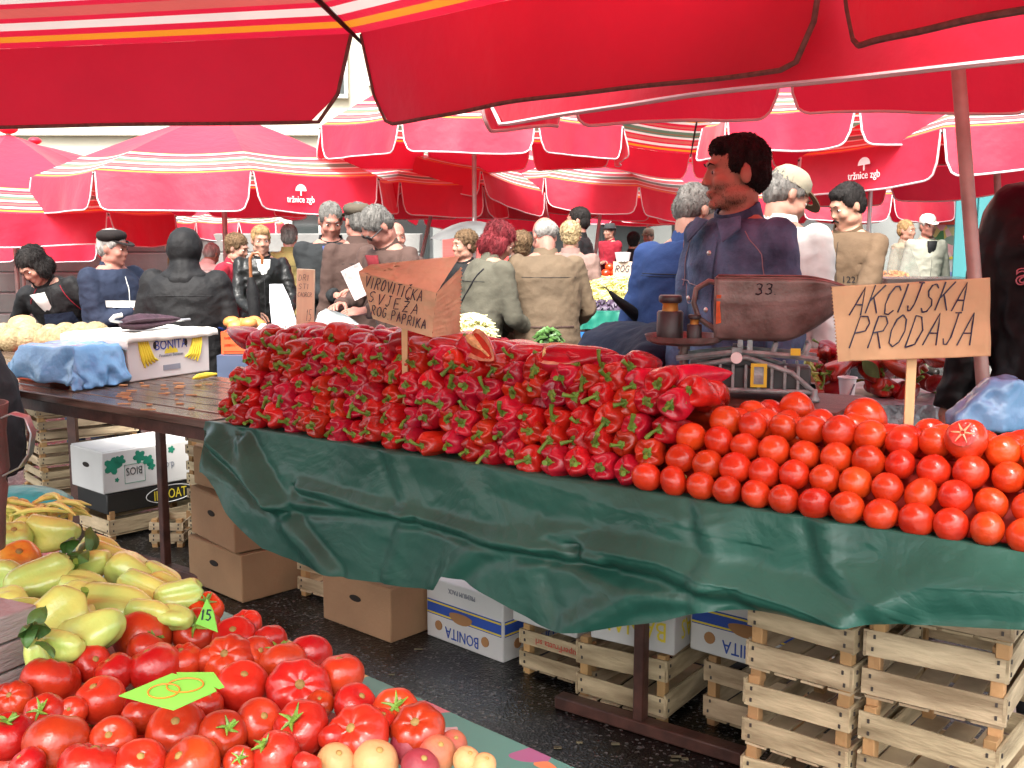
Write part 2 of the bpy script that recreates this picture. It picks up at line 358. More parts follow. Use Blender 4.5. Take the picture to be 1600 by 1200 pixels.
# nearest umbrella, its unseen near rim cut back to let in skylight from behind
F1 = .26
r0 = P(560, 52, 3.4); r1 = P(1306, -125, 2.2); rm = P(-560, 92, 4.15)
umbrella('nearest red umbrella whose dark-edged flaps fill the top of the photo', [rm, r0, r1, V((.97, .95, r1.z + .02)), V((.3, .35, 2.1)), V((-1.3, .2, 2.1)), V((-2.6, .6, 2.1)), V((-3.1, 2.4, 2.05))],
    V((-1.35, 1.5, 2.72)), V((-1.35, 1.5, 0)), F1, cm=m_canopy_lowtrans, pipe=m_pipe_shaded, flare=.03, seed=1, sag=.02)
# umbrella over the right half of the stall, on the leaning pole
F2 = .25
pb = TB(s_at(1540, .82, .1), .82, .0); pf = V((pb.x + .08, pb.y + .0, 0)); 
ptop = P(1495, 80, pb.y + .05); ax2 = (ptop - P(1540, 650, pb.y)).normalized(); b2 = P(1540, 650, pb.y)
pf = b2 - ax2 * (b2.z / ax2.z); hub2 = b2 + ax2 * ((2.55 - b2.z) / ax2.z)
ra_, rb2 = P(742, 62, 3.35), P(1640, -172, 1.85)
rim2 = [ra_, ra_ + (rb2 - ra_) * 1.35, V((2.4, 1.6, 2.2)), V((2.9, 2.9, 2.2)), P(1640, 60, 4.1), P(1231, 72, 4.3), P(889, 84, 3.95)]
umbrella('umbrella on the leaning reddish pole above the tomatoes', rim2, hub2, pf, F2, polem=m_pole2, pole_r=.0175, seed=2, sag=.015, flare=.0)
OC = [
 # label, px centre, Y centre, R, y of rim front, rise, phase, flap, tilt, extra
 ('open umbrella at left with a white logo on its right flap', 356, 10.4, 1.66, 270, .62, R(22.5), .3, (0, 0), dict(logo={6: .35}, pole_r=.025)),
 ('tall umbrella above the couple in long coats, two wide flaps facing us', 742, 10.2, 1.42, 188, .75, R(22.5), .27, (0, 0), {}),
 ('high umbrella, striped inside showing, above the blue jacket man', 1110, 11, 1.5, 2.72, .7, R(0), .27, (0, R(15)), {}),
 ('tilted umbrella at far right, behind the leaning pole', 1540, 7.2, 1.35, 2.03, .5, R(10), .25, (R(-5), R(3)), dict(logo={4: .5})),
 ('slanting umbrella wedged between the tall one and the left logo umbrella', 690, 12.6, 1.3, 262, .5, R(22.5), .26, (R(13), R(3)), {}),
 ('low umbrella half hidden behind the left logo umbrella, over the sunglasses man', 615, 12.2, 1.25, 287, .45, R(10), .32, (0, 0), {}),
 ('umbrella with striped inside above the small grey umbrella', 775, 14, 1.45, 2.05, .55, R(0), .28, (0, R(12)), {}),
 ('pale pink umbrella right of centre, behind the bald man', 940, 13.2, 1.35, 290, .55, R(12), .3, (R(6), 0), {}),
 ('low pink umbrella behind the pale one, its flap just above the hooded black jacket', 1010, 17.5, 1.75, 316, .5, R(22.5), .3, (0, 0), {}),
 ('pink umbrella behind the moustached man at right', 1318, 13.8, 1.3, 306, .62, R(5), .28, (0, 0), {}),
 ('umbrella cut by the left edge, above the black haired woman', 30, 10.6, 1.5, 330, .75, R(10), .28, (0, 0), {}),
 ('farther umbrella peeping over the left edge umbrella', 70, 15.5, 2.0, 280, .55, R(20), .3, (0, 0), {}),
 ('lowest umbrella at the left edge, its flap just above the black haired woman', 40, 14.2, 1.25, 372, .4, R(22.5), .28, (0, 0), {}),
 ('small far umbrella behind the hooded person and the leather jacket woman', 365, 17.5, .85, 348, .42, R(22.5), .24, (0, 0), {}),
 ('pink umbrella between the two poles behind the blue jacket man', 1075, 15.8, .9, 302, .45, R(22.5), .28, (0, 0), {}),
 ('umbrella with dark flaps behind the leaning pole, over the moustached man', 1352, 7.4, 1.15, 168, .5, R(22.5), .22, (0, 0), dict(pole_r=.015, polem=m_steel)),
]
for k, (lb, px, Y, Rr, y, rise, ph, fl, tl, ex) in enumerate(OC):
    octo(lb, apx(px, Y), Y, Rr, (zpx(y, Y - Rr * .92) if y > 10 else y), rise, ph, fl, tl, seed=10 + k, **ex)
# ---------------------------------------------------------------- ground
def ground():
    m, nt, o = nodes('wet_asphalt'); L = nt.links.new
    b = N(nt, 'ShaderNodeBsdfPrincipled'); b.inputs['Specular IOR Level'].default_value = .42; tc = N(nt, 'ShaderNodeTexCoord')
    v = N(nt, 'ShaderNodeTexVoronoi', Scale=120); L(tc.outputs['Object'], v.inputs[0]); n1 = N(nt, 'ShaderNodeTexNoise', Scale=1.3, Detail=5); L(tc.outputs['Object'], n1.inputs[0])
    wn = N(nt, 'ShaderNodeTexWhiteNoise'); L(v.outputs['Position'], wn.inputs[0])
    r1 = N(nt, 'ShaderNodeValToRGB'); r1.color_ramp.elements[0].position = .84; r1.color_ramp.elements[0].color = (.0045, .0042, .004, 1); r1.color_ramp.elements[1].position = 1; r1.color_ramp.elements[1].color = (.16, .15, .14, 1); L(wn.outputs[0], r1.inputs[0])
    r2 = N(nt, 'ShaderNodeMapRange'); L(n1.outputs[0], r2.inputs[0]); r2.inputs[1].default_value = .35; r2.inputs[2].default_value = .65; r2.inputs[3].default_value = .08; r2.inputs[4].default_value = .5
    L(r2.outputs[0], b.inputs['Roughness']); L(r1.outputs[0], b.inputs['Base Color'])
    bp = N(nt, 'ShaderNodeBump', Strength=.5, Distance=.004); L(v.outputs['Distance'], bp.inputs['Height']); L(bp.outputs[0], b.inputs['Normal']); L(b.outputs[0], o.inputs[0])
    mb = MB(); mb.grid(lambda x, y: V((-150 + 300 * x, -100 + 300 * y, 0)), 8, 8); struct(mb.build('ground', m))
ground()
# ---------------------------------------------------------------- far buildings
m_cream = mat('cream_render', (.46, .43, .34), .9, .1, .6, bump=.1)
m_grey = mat('grey_render', (.19, .20, .19), .9, .14, 1.2, bump=.2, bs=60)
m_glass = mat('shop_glass', (.03, .035, .035), .08, .3, 1)
m_frame = mat('window_frame', (.5, .5, .47), .6)
m_dframe = mat('dark_frame', (.05, .055, .055), .6)
m_teal = mat('teal_boards', (.03, .17, .18), .6, .15, 3, stretch=(1, 1, .3))
m_stone = mat('grey_stone', (.17, .17, .16), .85, .2, 2, bump=.3, bs=20)
def window(b, x, z, w, h, y=0, arch=False, fm=None):
    fr = MB(); t = .08
    fr.box((x - w / 2 - t / 2, y, z + h / 2), (t, .14, h)); fr.box((x + w / 2 + t / 2, y, z + h / 2), (t, .14, h)); fr.box((x, y, z - t / 2), (w + 2 * t, .2, t)); fr.box((x, y - .005, z + h + t / 2), (w + 2 * t, .18, t)); fr.box((x, y + .01, z + h / 2), (.05, .08, h))
    f = fr.build('window', fm or m_frame, b)
    MB().box((x, y + .035, z + h / 2), (w, .02, h)).build('pane', m_glass, f)
def building(name, label, x0, x1, Y, h, m, cols, rows, z0=1.0, wh=1.6, ww=1.1, dep=6, fm=None):
    b = thing(name, label, 'building', ((x0 + x1) / 2, Y, 0)); w = x1 - x0
    MB().box((0, dep / 2, h / 2), (w, dep, h)).build('wall', m, b); MB().box((0, dep / 2, h + .15), (w + .6, dep + .6, .3)).build('roof', m_stone, b)
    MB().box((0, -.09, 3.62), (w - .02, .18, .16)).build('cornice', m_cream, b)
    for i in range(cols):
        for j in range(rows): window(b, -w / 2 + (i + .5) * w / cols, z0 + j * 3.0, ww, wh, -.05, fm=fm)
    return b
building('market_building', 'long cream building behind the umbrellas at left and centre', -15, -3.2, 24, 12, m_cream, 6, 3, 1.4, 1.5, 1.2)
bc = building('shop_building', 'cream building with dark shop windows and grey pillars behind the bald man', -3.0, 4.6, 22, 12, m_cream, 5, 1, 4.4, 1.5, 1.0)
for i in range(6): MB().box((-3.6 + i * 1.44, -.12, 1.6), (.42, .3, 3.2)).build('pillar', m_grey, bc, bevel=.02)
for i in range(5): 
    p = MB().box((-2.88 + i * 1.44, -.02, 1.55), (1.0, .06, 3.0)).build('shop_window', m_dframe, bc); MB().box((-2.88 + i * 1.44, -.06, 1.6), (.86, .03, 2.5)).build('pane', m_glass, p)
MB().box((-1.52, -.3, 1.5), (1.3, .1, 2.3)).build('shutter', mat('red_lit_shutter', (.62, .06, .05), .5, .2, 3, stretch=(.1, 1, 12)), bc)  # red light on the shutter painted into its colour
for i in range(3):
    MB().grid(lambda x, y, i=i: V((-2.5 + i * 2.4 + 2.1 * x, -.25 - 1.0 * y, 3.3 - .5 * y)), 6, 4).build('awning', mat('cream_awning', (.62, .6, .45), .8), bc)
rb = thing('grey_building', 'grey rendered wall with downpipe behind the moustached man', 'building', (4.9, 15.6, 0))
MB().box((0, 2, 2.1), (3.6, 4, 4.2)).build('wall', m_grey, rb); window(rb, -.75, 2.05, 1.2, .8, -.05, fm=m_dframe)
MB().tube([(1.02, -.12, 0), (1.02, -.12, 4)], .085, 10).build('downpipe', m_dframe, rb)
for k in range(3): MB().box((-1.1 + .05 * k, -.7 + .22 * k, 2.62 + .15 * k), (2.1, .5, .12), T=Matrix.Rotation(0, 4, 'X')).build('canopy_slat', m_cream, rb)
po = thing('poster_board', 'colourful flower poster beside the teal kiosk', 'poster', (apx(1464, 13), 13, 0))
MB().box((0, .03, 1.3), (.36, .05, 1.5)).build('board', m_frame, po)
pm, pn, pp_ = nodes('poster_print'); b_ = N(pn, 'ShaderNodeBsdfPrincipled', Roughness=.4); tc_ = N(pn, 'ShaderNodeTexCoord'); vz = N(pn, 'ShaderNodeTexVoronoi', Scale=11); pn.links.new(tc_.outputs['Object'], vz.inputs[0])
hs_ = N(pn, 'ShaderNodeValToRGB'); sx_ = N(pn, 'ShaderNodeSeparateXYZ'); pn.links.new(vz.outputs['Color'], sx_.inputs[0]); pn.links.new(sx_.outputs[0], hs_.inputs[0]); e_ = hs_.color_ramp.elements
e_[0].color = (.05, .16, .05, 1); e_[1].color = (.5, .45, .4, 1)
for q, c in ((.3, (.25, .28, .25)), (.5, (.65, .5, .05)), (.7, (.12, .14, .13)), (.85, (.6, .3, .3))): e_.new(q).color = c4(c)
pn.links.new(hs_.outputs[0], b_.inputs['Base Color']); pn.links.new(b_.outputs[0], pp_.inputs[0])
MB().box((0, 0, 1.55), (.33, .012, .8)).build('picture', pm, po)
MB().box((0, -.008, 1.62), (.33, .01, .13)).build('red_strip', mat('poster_red', (.65, .07, .04), .4), po); MB().box((0, -.008, .95), (.33, .012, .1)).build('blue_strip', mat('poster_blue', (.2, .25, .5), .4), po)
kx = apx(1484, 10.6)
ki = thing('kiosk', 'teal boarded kiosk at the right edge behind the black jacket', 'kiosk', (kx, 10.6, 0), R(-24)); 
for k in range(14): MB().box((.1 + k * .2, 0, 1.5 + .25), (.194, .08, 2.5)).build('board', m_teal, ki, bevel=.008)
MB().box((1.4, .9, .25), (2.8, 1.7, .5)).build('plinth', m_stone, ki); MB().box((1.4, .95, 1.75), (2.78, 1.75, 2.5)).build('cabin', m_teal, ki); MB().box((1.4, .8, 3.06), (3.1, 2.2, .12)).build('roof', m_dframe, ki)
tw = thing('terrace_wall', 'stepped grey stone wall behind the man in the cap', 'wall', (-5.2, 16, 0))
for k in range(5): MB().box((0, .25 * k, .15 + .29 * k), (7.6, .6, .285)).build('stone_course', m_stone, tw, bevel=.015)
pk = thing('parked_car', 'dark parked car roof above the terrace wall at left', 'car', (-5.6, 19, .9))
MB().rings([[V((x, y, z)) for (y, z) in ((-.8, 0), (.8, 0), (.8, .35), (.55, .7 * t + .1), (-.55, .7 * t + .1), (-.8, .35))] for x, t in ((-2.1, .4), (-1.3, .55), (-.8, 1), (.6, 1), (1.3, .6), (2.1, .45))]).build('body', mat('car_paint', (.05, .055, .06), .25), pk, bevel=.05)
MB().box((-.1, -.72, .55), (1.4, .05, .25)).build('window', m_glass, pk)
for sx in (-1.3, 1.3): MB().cyl((sx, -.82, -.05), (sx, -.6, -.05), .3, 18).build('wheel', m_dark, pk)
# ---------------------------------------------------------------- main stall table and green tarp
m_wood_wet = mat('wet_brown_boards', (.075, .045, .032), .16, .4, 5, col2=(.16, .11, .085), stretch=(.6, 9, 9), bump=.15, bs=30, rvar=.1)
m_wood_box = mat('brown_box_wood', (.10, .04, .025), .5, .35, 5, stretch=(1, 6, 6), bump=.2)
m_rust = mat('rusty_brown_steel', (.075, .03, .022), .45, .4, 18, bump=.1)
S_R = s_at(1760)
def tarp_mat():
    m, nt, o = nodes('green_tarp'); L = nt.links.new; b = N(nt, 'ShaderNodeBsdfPrincipled', Roughness=.33); b.inputs['Specular IOR Level'].default_value = .36
    tc = N(nt, 'ShaderNodeTexCoord'); n1 = N(nt, 'ShaderNodeTexNoise', Scale=3, Detail=7); L(tc.outputs['Object'], n1.inputs[0])
    r = N(nt, 'ShaderNodeValToRGB'); r.color_ramp.elements[0].color = (.012, .068, .048, 1); r.color_ramp.elements[0].position = .3; r.color_ramp.elements[1].color = (.032, .132, .096, 1); r.color_ramp.elements[1].position = .72; L(n1.outputs[0], r.inputs[0]); 
    v = N(nt, 'ShaderNodeTexVoronoi', Scale=16); L(tc.outputs['Object'], v.inputs[0]); vr = N(nt, 'ShaderNodeValToRGB'); vr.color_ramp.elements[0].color = (1, 1, 1, 1); vr.color_ramp.elements[0].position = .03; vr.color_ramp.elements[1].color = (0, 0, 0, 1); vr.color_ramp.elements[1].position = .06; L(v.outputs['Distance'], vr.inputs[0])
    n3 = N(nt, 'ShaderNodeTexNoise', Scale=2.2); L(tc.outputs['Object'], n3.inputs[0]); th = N(nt, 'ShaderNodeMath', operation='GREATER_THAN'); th.inputs[1].default_value = .6; L(n3.outputs[0], th.inputs[0]); ml = N(nt, 'ShaderNodeMath', operation='MULTIPLY'); L(vr.outputs[0], ml.inputs[0]); L(th.outputs[0], ml.inputs[1])
    mx = N(nt, 'ShaderNodeMix', data_type='RGBA'); L(ml.outputs[0], mx.inputs[0]); L(r.outputs[0], mx.inputs[6]); mx.inputs[7].default_value = (.01, .012, .01, 1); L(mx.outputs[2], b.inputs['Base Color'])
    rr = N(nt, 'ShaderNodeMapRange'); L(n1.outputs[0], rr.inputs[0]); rr.inputs[3].default_value = .2; rr.inputs[4].default_value = .5; L(rr.outputs[0], b.inputs['Roughness'])
    n2 = N(nt, 'ShaderNodeTexNoise', Scale=16, Detail=5, Distortion=1.2); L(tc.outputs['Object'], n2.inputs[0]); n4 = N(nt, 'ShaderNodeTexNoise', Scale=5, Detail=3, Distortion=2); L(tc.outputs['Object'], n4.inputs[0])
    ab = N(nt, 'ShaderNodeMath', operation='ABSOLUTE'); su = N(nt, 'ShaderNodeMath', operation='SUBTRACT'); su.inputs[1].default_value = .5; L(n4.outputs[0], su.inputs[0]); L(su.outputs[0], ab.inputs[0])
    b1 = N(nt, 'ShaderNodeBump', Strength=.2, Distance=.010); L(n2.outputs[0], b1.inputs['Height']); b2 = N(nt, 'ShaderNodeBump', Strength=.16, Distance=.05); L(ab.outputs[0], b2.inputs['Height']); L(b1.outputs[0], b2.inputs['Normal']); L(b2.outputs[0], b.inputs['Normal'])
    L(b.outputs[0], o.inputs[0]); return m
BOT = [(322, 735), (335, 748), (372, 805), (425, 862), (470, 885), (540, 915), (640, 930), (690, 932), (704, 908), (735, 915), (800, 950), (860, 982), (895, 994), (930, 996), (985, 990), (1042, 985), (1100, 970), (1170, 970), (1310, 986), (1450, 990), (1600, 993), (1760, 1010)]
def front_xy(px, w=-.03):
    s = s_at(px, w, -.15); return s, TB(s, w).y
BZ = []
for x, y in BOT:
    s, Y = front_xy(x); BZ.append((s, TZ - zpx(y, Y)))
def interp(tb, s):
    if s <= tb[0][0]: return tb[0][1]
    for (a, b), (c, d) in zip(tb, tb[1:]):
        if s <= c: return b + (d - b) * (s - a) / (c - a)
    return tb[-1][1]
def pl(px, y):
    s, Y = front_xy(px); return (s, zpx(y, Y) - TZ)
FOLDS = [([(470, 765), (600, 800), (790, 850), (950, 885)], .022, .018), ([(930, 862), (1040, 885), (1180, 935), (1330, 985)], .045, .035), ([(335, 690), (400, 750), (440, 790)], .035, .03), ([(440, 790), (560, 800), (640, 812)], .018, .02),
         ([(780, 740), (950, 800), (1130, 850)], .012, .05), ([(870, 985), (840, 900), (850, 870)], .008, .03), ([(520, 905), (440, 800), (380, 700)], .022, .03), ([(1280, 830), (1300, 900), (1380, 960)], .014, .03), ([(690, 925), (760, 860), (900, 840)], .016, .03),
         ([(900, 1000), (1000, 940), (1120, 930)], .02, .035), ([(1330, 975), (1450, 930), (1600, 935)], .014, .04), ([(1090, 800), (1120, 880), (1100, 965)], .012, .025), ([(600, 700), (640, 800), (610, 910)], .010, .03)]
FL = [([pl(*p) for p in pts], a, w) for pts, a, w in FOLDS]
def seg_d(p, a, b):
    ax, ay = b[0] - a[0], b[1] - a[1]; t = max(0, min(1, ((p[0] - a[0]) * ax + (p[1] - a[1]) * ay) / (ax * ax + ay * ay + 1e-9)))
    dx, dy = p[0] - a[0] - ax * t, p[1] - a[1] - ay * t; return math.hypot(dx, dy), (dy * ax - dx * ay)
def tarp_fn(x, y):
    s = -.012 + (S_R + .012) * x
    if y < .16:                                       # lies on the table top
        w = .68 * (1 - y / .16) + .012; return TB(s, w, -.006 + .002 * noise.noise(V((s * 9, w * 9, 0))))
    t = (y - .16) / .84; d = interp(BZ, s) * t; z = -d; out = .012 + .05 * t + .02 * math.sin(s * 5.1 + 1) * t
    if t < .06: z -= 0
    for pts, a, w in FL:
        best = min((seg_d((s, z), p, q) for p, q in zip(pts, pts[1:])), key=lambda k: k[0]); dd = best[0] / w
        if dd < 3: out += a * math.exp(-dd * dd) * (1 if best[1] > 0 else .9) - a * .5 * math.exp(-(dd - 1.4) ** 2 * 3) * (1 if best[1] < 0 else 0)
    q = V((s * 4.5, z * 6, 2)); out += .010 * noise.noise(q) + (.005 * (.5 - abs(noise.noise(q * 2.3)))) * min(1, t * 6) + .0015 * noise.noise(q * 6)
    sh = .05 * (1 - min(1, (s + .012) / .25)) * t
    return TB(s + sh + .012 * noise.noise(V((s * 3, z * 5, 9))) * t, -out, z)
ta = MB(); ta.grid(tarp_fn, 330, 90)
solo(ta, 'green_tarp', tarp_mat(), 'wrinkled dark green plastic tarp hanging over the front of the pepper stall', 'tarp', angle=180)
def table(name, label, s0, s1, w0, w1, legs, top_m, planks=6, foot=True, z=-.03):
    c = TB((s0 + s1) / 2, (w0 + w1) / 2); c.z = 0; t = thing(name, label, 'table', c, TA); L_ = s1 - s0; Wd = w1 - w0; mb = MB(); pw = Wd / planks
    for k in range(planks): mb.box((0, -Wd / 2 + (k + .5) * pw, TZ + z - .016 + random.uniform(-.001, .001)), (L_, pw - .006, .03))
    mb.build('tabletop', top_m, t, bevel=.004)
    MB().box((0, -Wd / 2 + .08, TZ + z - .06), (L_ - .06, .04, .055)).box((0, Wd / 2 - .08, TZ + z - .06), (L_ - .06, .04, .055)).build('rail', m_rust, t)
    for (ls, lw, *nf) in legs:
        x = ls - (s0 + s1) / 2; y = lw - (w0 + w1) / 2
        lg = MB().box((x, y, (TZ + z - .03) / 2), (.035, .035, TZ + z - .05)).build('leg', m_rust, t, bevel=.004)
        if foot and not nf: MB().box((x + .02, y, .02), (.62, .05, .04)).build('foot', m_rust, lg, bevel=.004)
    return t
def sw(px, py):     # table coordinates of a ground pixel
    p = G(px, py, 0) - E0; p.z = 0; return p.dot(UX), p.dot(NX)
lm = sw(1000, 1142); ll = sw(275, 890)
table('market_table', 'stall table under the green tarp, rusty T shaped steel legs', .0, S_R, .0, .76, [lm, (lm[0] + 1.9, lm[1]), (.12, .66, 0)], m_wood_wet)
s00 = s_at(-260)
table('market_table', 'bare wet wooden table left of the peppers carrying the banana box', s00, -.012, -.0, .70, [(ll[0], min(.62, ll[1])), (sw(66, 800)[0], .64), (s00 + .2, .3)], m_wood_wet, 7, z=0)
# ---------------------------------------------------------------- vegetables
def prod(name, col, col2=None, rough=.28, var=.25, vs=14, rand=.12, coat=.12, spots=None):
    return mat(name, col, rough, var, vs, col2, bump=.12, bs=55, coat=coat, rand=rand)
m_pep = prod('red_pepper_skin', (.40, .006, .017), (.55, .010, .024), rand=.22, rough=.24); m_stem = prod('green_stem', (.10, .22, .02), (.2, .36, .05), .5, coat=0, vs=30)
m_tom = prod('tomato_skin', (.56, .022, .006), (.68, .052, .010), rand=.10, rough=.25); m_tomd = prod('beefsteak_skin', (.40, .010, .008), (.55, .04, .012), rand=.14, vs=9)
m_yel = mat('yellow_pepper_skin', (.38, .60, .15), .26, .15, 9, col2=(.60, .66, .15), bump=.12, bs=50, coat=.4, rand=.1)
m_ora = prod('orange_skin', (.6, .36, .04), (.68, .10, .02), vs=7)
m_flesh = mat('pale_pepper_flesh', (.62, .22, .12), .45, .3, 25, col2=(.75, .45, .25), bump=.3, bs=60)
m_core = mat('seed_core', (.75, .55, .22), .5, .25, 60, bump=.5, bs=90)
m_leaf = mat('leaf_green', (.035, .10, .015), .5, .4, 18, col2=(.07, .18, .03), bump=.3)
def curve_stem(mb, rn, L=.04, r=.005, y0=.004):
    a = rn.uniform(0, 2 * PI); b = rn.uniform(.2, 1.1); pts = []
    for k in range(6):
        t = k / 5; pts.append((math.cos(a) * b * L * t * t, y0 - L * t * (1 - .35 * b * t), math.sin(a) * b * L * t * t))
    mb.tube(pts, [r * 1.2, r * .85, r * .8, r * .85, r * 1.0, r * 1.25], 8)
    for k in range(6):
        q = 2 * PI * k / 6 + a; mb.tube([(0, y0 + .002, 0), (.009 * math.cos(q), y0 - .002, .009 * math.sin(q)), (.019 * math.cos(q + .15), y0 + .0045, .019 * math.sin(q + .15))], [.006, .0055, .0015], 6)
PROF_R = [(.02, .14), (.005, .3), (-.012, .5), (-.02, .66), (-.015, .82), (.03, .95), (.12, 1.02), (.25, 1), (.38, .93), (.5, .83), (.62, .7), (.74, .55), (.85, .38), (.93, .23), (.98, .1), (1, .02)]
PROF_B = [(.03, .14), (.0, .32), (-.02, .52), (-.025, .7), (-.005, .87), (.05, .98), (.15, 1.03), (.3, 1), (.45, .97), (.6, .93), (.72, .86), (.83, .74), (.91, .58), (.965, .38), (.985, .2), (.975, .04)]
def pepper_mb(seed, L=.15, Wd=.078, prof=PROF_R, lob=3, amp=.13, bend=.25, half=False):
    rn = random.Random(seed); ph = rn.uniform(0, 6); mb = MB(); n = 28; rs = []; bd = rn.uniform(-bend, bend); bx = rn.uniform(0, 6); fl = rn.uniform(.82, 1.0)
    for t, r in prof:
        tt = max(0, t); a_ = amp * (1 - .55 * tt); ring = []
        off = bd * L * tt * tt * .5
        for i in range(n):
            q = 2 * PI * i / n; lobe = 1 - a_ * (abs(math.cos(lob * (q + ph) / 2)) ** 4) * 1.7 + .05 * math.cos(q * 2 + ph * 2)
            nz = 1 + .06 * noise.noise(V((math.cos(q) * 1.6 + seed, math.sin(q) * 1.6, t * 3.2)))
            rad = Wd / 2 * r * (lobe if r > .25 else 1) * nz
            ring.append(V((rad * math.cos(q) + off * math.cos(bx), L * t - (.008 * math.cos(lob * (q + ph)) if t < .1 and r > .4 else 0), rad * math.sin(q) * fl + off * math.sin(bx))))
        rs.append(ring)
    mb.rings(rs); return mb, rn
def pepper(name, label, cat, seed, m, group, **k):
    sl_ = k.pop('stemL', .042); mb, rn = pepper_mb(seed, **k); t = thing(name, label, cat, (0, 0, -50), 0, group)
    mb.build('body', m, t, angle=180); st = MB(); curve_stem(st, rn, sl_ * rn.uniform(.7, 1.2)); st.build('stem', m_stem, t, angle=60); CH[t.name] = list(t.children); return t
def orient(yaw, pitch, roll): return (Matrix.Rotation(yaw, 3, 'Z') @ Matrix.Rotation(pitch, 3, 'X') @ Matrix.Rotation(roll, 3, 'Y')).to_euler()
class Pool:
    def __init__(s, protos): s.p = protos; s.used = set(); s.i = 0
    def put(s, loc, rot, label=None, scale=1, group=None, k=None):
        p = s.p[(s.i if k is None else k) % len(s.p)]; s.i += 1
        if p.name not in s.used:
            s.used.add(p.name); p.location = loc; p.rotation_euler = rot; p.scale = (scale,) * 3
            if label: p['label'] = label
            if group: p['group'] = group
            return p
        return dup(p, loc, rot, label, scale, group)
GP = 'red peppers in the front wall of the heap'
LPF = 'red pointed pepper in the stacked front wall of the heap, green stem outwards'
front = Pool([pepper('red_pepper', LPF, 'pepper', 100 + i, m_pep, GP, lob=3 + i % 2, L=random.uniform(.13, .155), Wd=random.uniform(.076, .088), stemL=.034) for i in range(14)])
rn = random.Random(5); CREST = []
for x, y in ((350, 575), (400, 545), (470, 522), (540, 503), (640, 508), (720, 518), (800, 530), (900, 548), (1000, 585), (1090, 618), (1150, 665)):
    s = s_at(x, .36, .28); CREST.append((s, TZ * 0 + zpx(y, TB(s, .36).y) - TZ))
ROWS = 5; DZ = .05
for r in range(ROWS):
    s = .035 + .018 * (r % 2) + .006 * r; e = 1.515 + .034 * r
    while s < e:
        g = rn.uniform(.062, .078); z = .03 + r * DZ + rn.uniform(-.012, .012); w = .015 + .024 * r + rn.uniform(-.015, .018)
        front.put(TB(s, w, z), orient(TA + rn.uniform(-.45, .25), rn.uniform(-.22, .18), rn.uniform(0, 6.28)), LPF, rn.uniform(.9, 1.12), GP, k=rn.randrange(14)); s += g
GT = 'red peppers lying on top of the heap'; LPT = 'red pointed pepper lying loose on the crest of the pepper heap'
top = Pool([pepper('red_pepper', LPT, 'pepper', 200 + i, m_pep, GT, lob=3, amp=.17, bend=.5, L=random.uniform(.16, .2), Wd=random.uniform(.085, .1)) for i in range(9)])
zf = .028 + ROWS * DZ - .02
def heap_z(s, w):
    zc = interp(CREST, s) - .035
    if w < .36: t = max(0, (w - .12) / .24); return zf + (zc - zf) * t * t * (3 - 2 * t) if zc > zf else zf + (zc - zf) * t
    return zc - (w - .36) * .75
for j, w in enumerate((.15, .21, .275, .34, .41, .49)):
    s = .02 + .03 * (j % 2) + (.03 * max(0, j - 2))
    while s < 1.62 + .03 * j:
        ww = w + rn.uniform(-.02, .02); near = j < 2
        yaw = TA + (rn.gauss(0, .7) if near else rn.choice((-1, 1)) * rn.uniform(.2, 1.9))
        top.put(TB(s, ww, heap_z(s, ww) + rn.uniform(-.01, .012)), orient(yaw, rn.uniform(-.25, .2), rn.uniform(0, 6.28)), LPT, rn.uniform(.8, 1.02), GT, k=rn.randrange(9)); s += rn.uniform(.075, .105)
hc = MB()
def core(x, y):
    s = .06 + 1.44 * x; w = .12 + .5 * y; z = heap_z(s, w) - .05 + .018 * noise.noise(V((s * 22, w * 22, 0))); e = min(x, 1 - x, y, 1 - y)
    if e < 1e-6: z = 0
    elif e < .05: z *= .8
    return TB(s, w, z)
hc.grid(core, 90, 30); struct(solo(hc, 'pepper_mass', m_pep, 'mass of red peppers deep inside the heap', 'pepper mass', angle=180), 'stuff')
# cut peppers shown open on the crest
def cut_pepper(label, px, py, w, z, rz, tip, roll, sc=1, seed=3):
    mb, q = pepper_mb(seed, .2, .1, amp=.06, bend=.1); t = thing('halved_pepper', label, 'pepper', TB(s_at(px, w, z), w, z), 0)
    t.rotation_euler = orient(rz, tip, roll); t.scale = (sc,) * 3
    half = MB(); flesh = MB(); n = 28; R_ = [mb.v[i * n:(i + 1) * n] for i in range(len(PROF_R))]
    half.rings([[V((p.x, p.y, min(p.z, .002))) for p in r] for r in R_]); half.build('body', m_pep, t, angle=60)
    def fl_(x, y):
        k = y * (len(R_) - 1); i = min(int(k), len(R_) - 2); f = k - i; xs = [p.x for p in R_[i]]; xt = [p.x for p in R_[i + 1]]; lo = min(xs) * (1 - f) + min(xt) * f; hi = max(xs) * (1 - f) + max(xt) * f; yy = R_[i][0].y * (1 - f) + R_[i + 1][0].y * f
        c = math.sin(PI * x) * math.sin(PI * min(1, max(0, y * 1.02))); return V((lo + (hi - lo) * x, yy, .0045 - .012 * (c > .45) * c))
    flesh.grid(fl_, 14, 20); flesh.build('cut_face', m_flesh, t, angle=180)
    MB().tube([(0, .0, .004), (0, .05, .002), (0, .1, -.001), (0, .16, .004)], [.018, .012, .006, .003], 8).build('seed_core', m_core, t)
    st = MB(); curve_stem(st, random.Random(4)); st.build('stem', m_stem, t); return t
cut_pepper('halved red pepper standing with its pale seeded inside facing us', 735, 565, .17, .295, TA - PI / 2 - .5, -.25, 1.0, .85, 3)
cut_pepper('halved red pepper lying flat beside the other half, orange core upward', 850, 585, .13, .275, TA - PI / 2 + .35, .0, .6, .85, 5)
cut_pepper('cut red pepper with hollow orange inside just below the paper bag sign', 665, 565, .2, .31, TA - PI / 2 + .9, -.3, .8, .7, 9)
tc_ = MB()
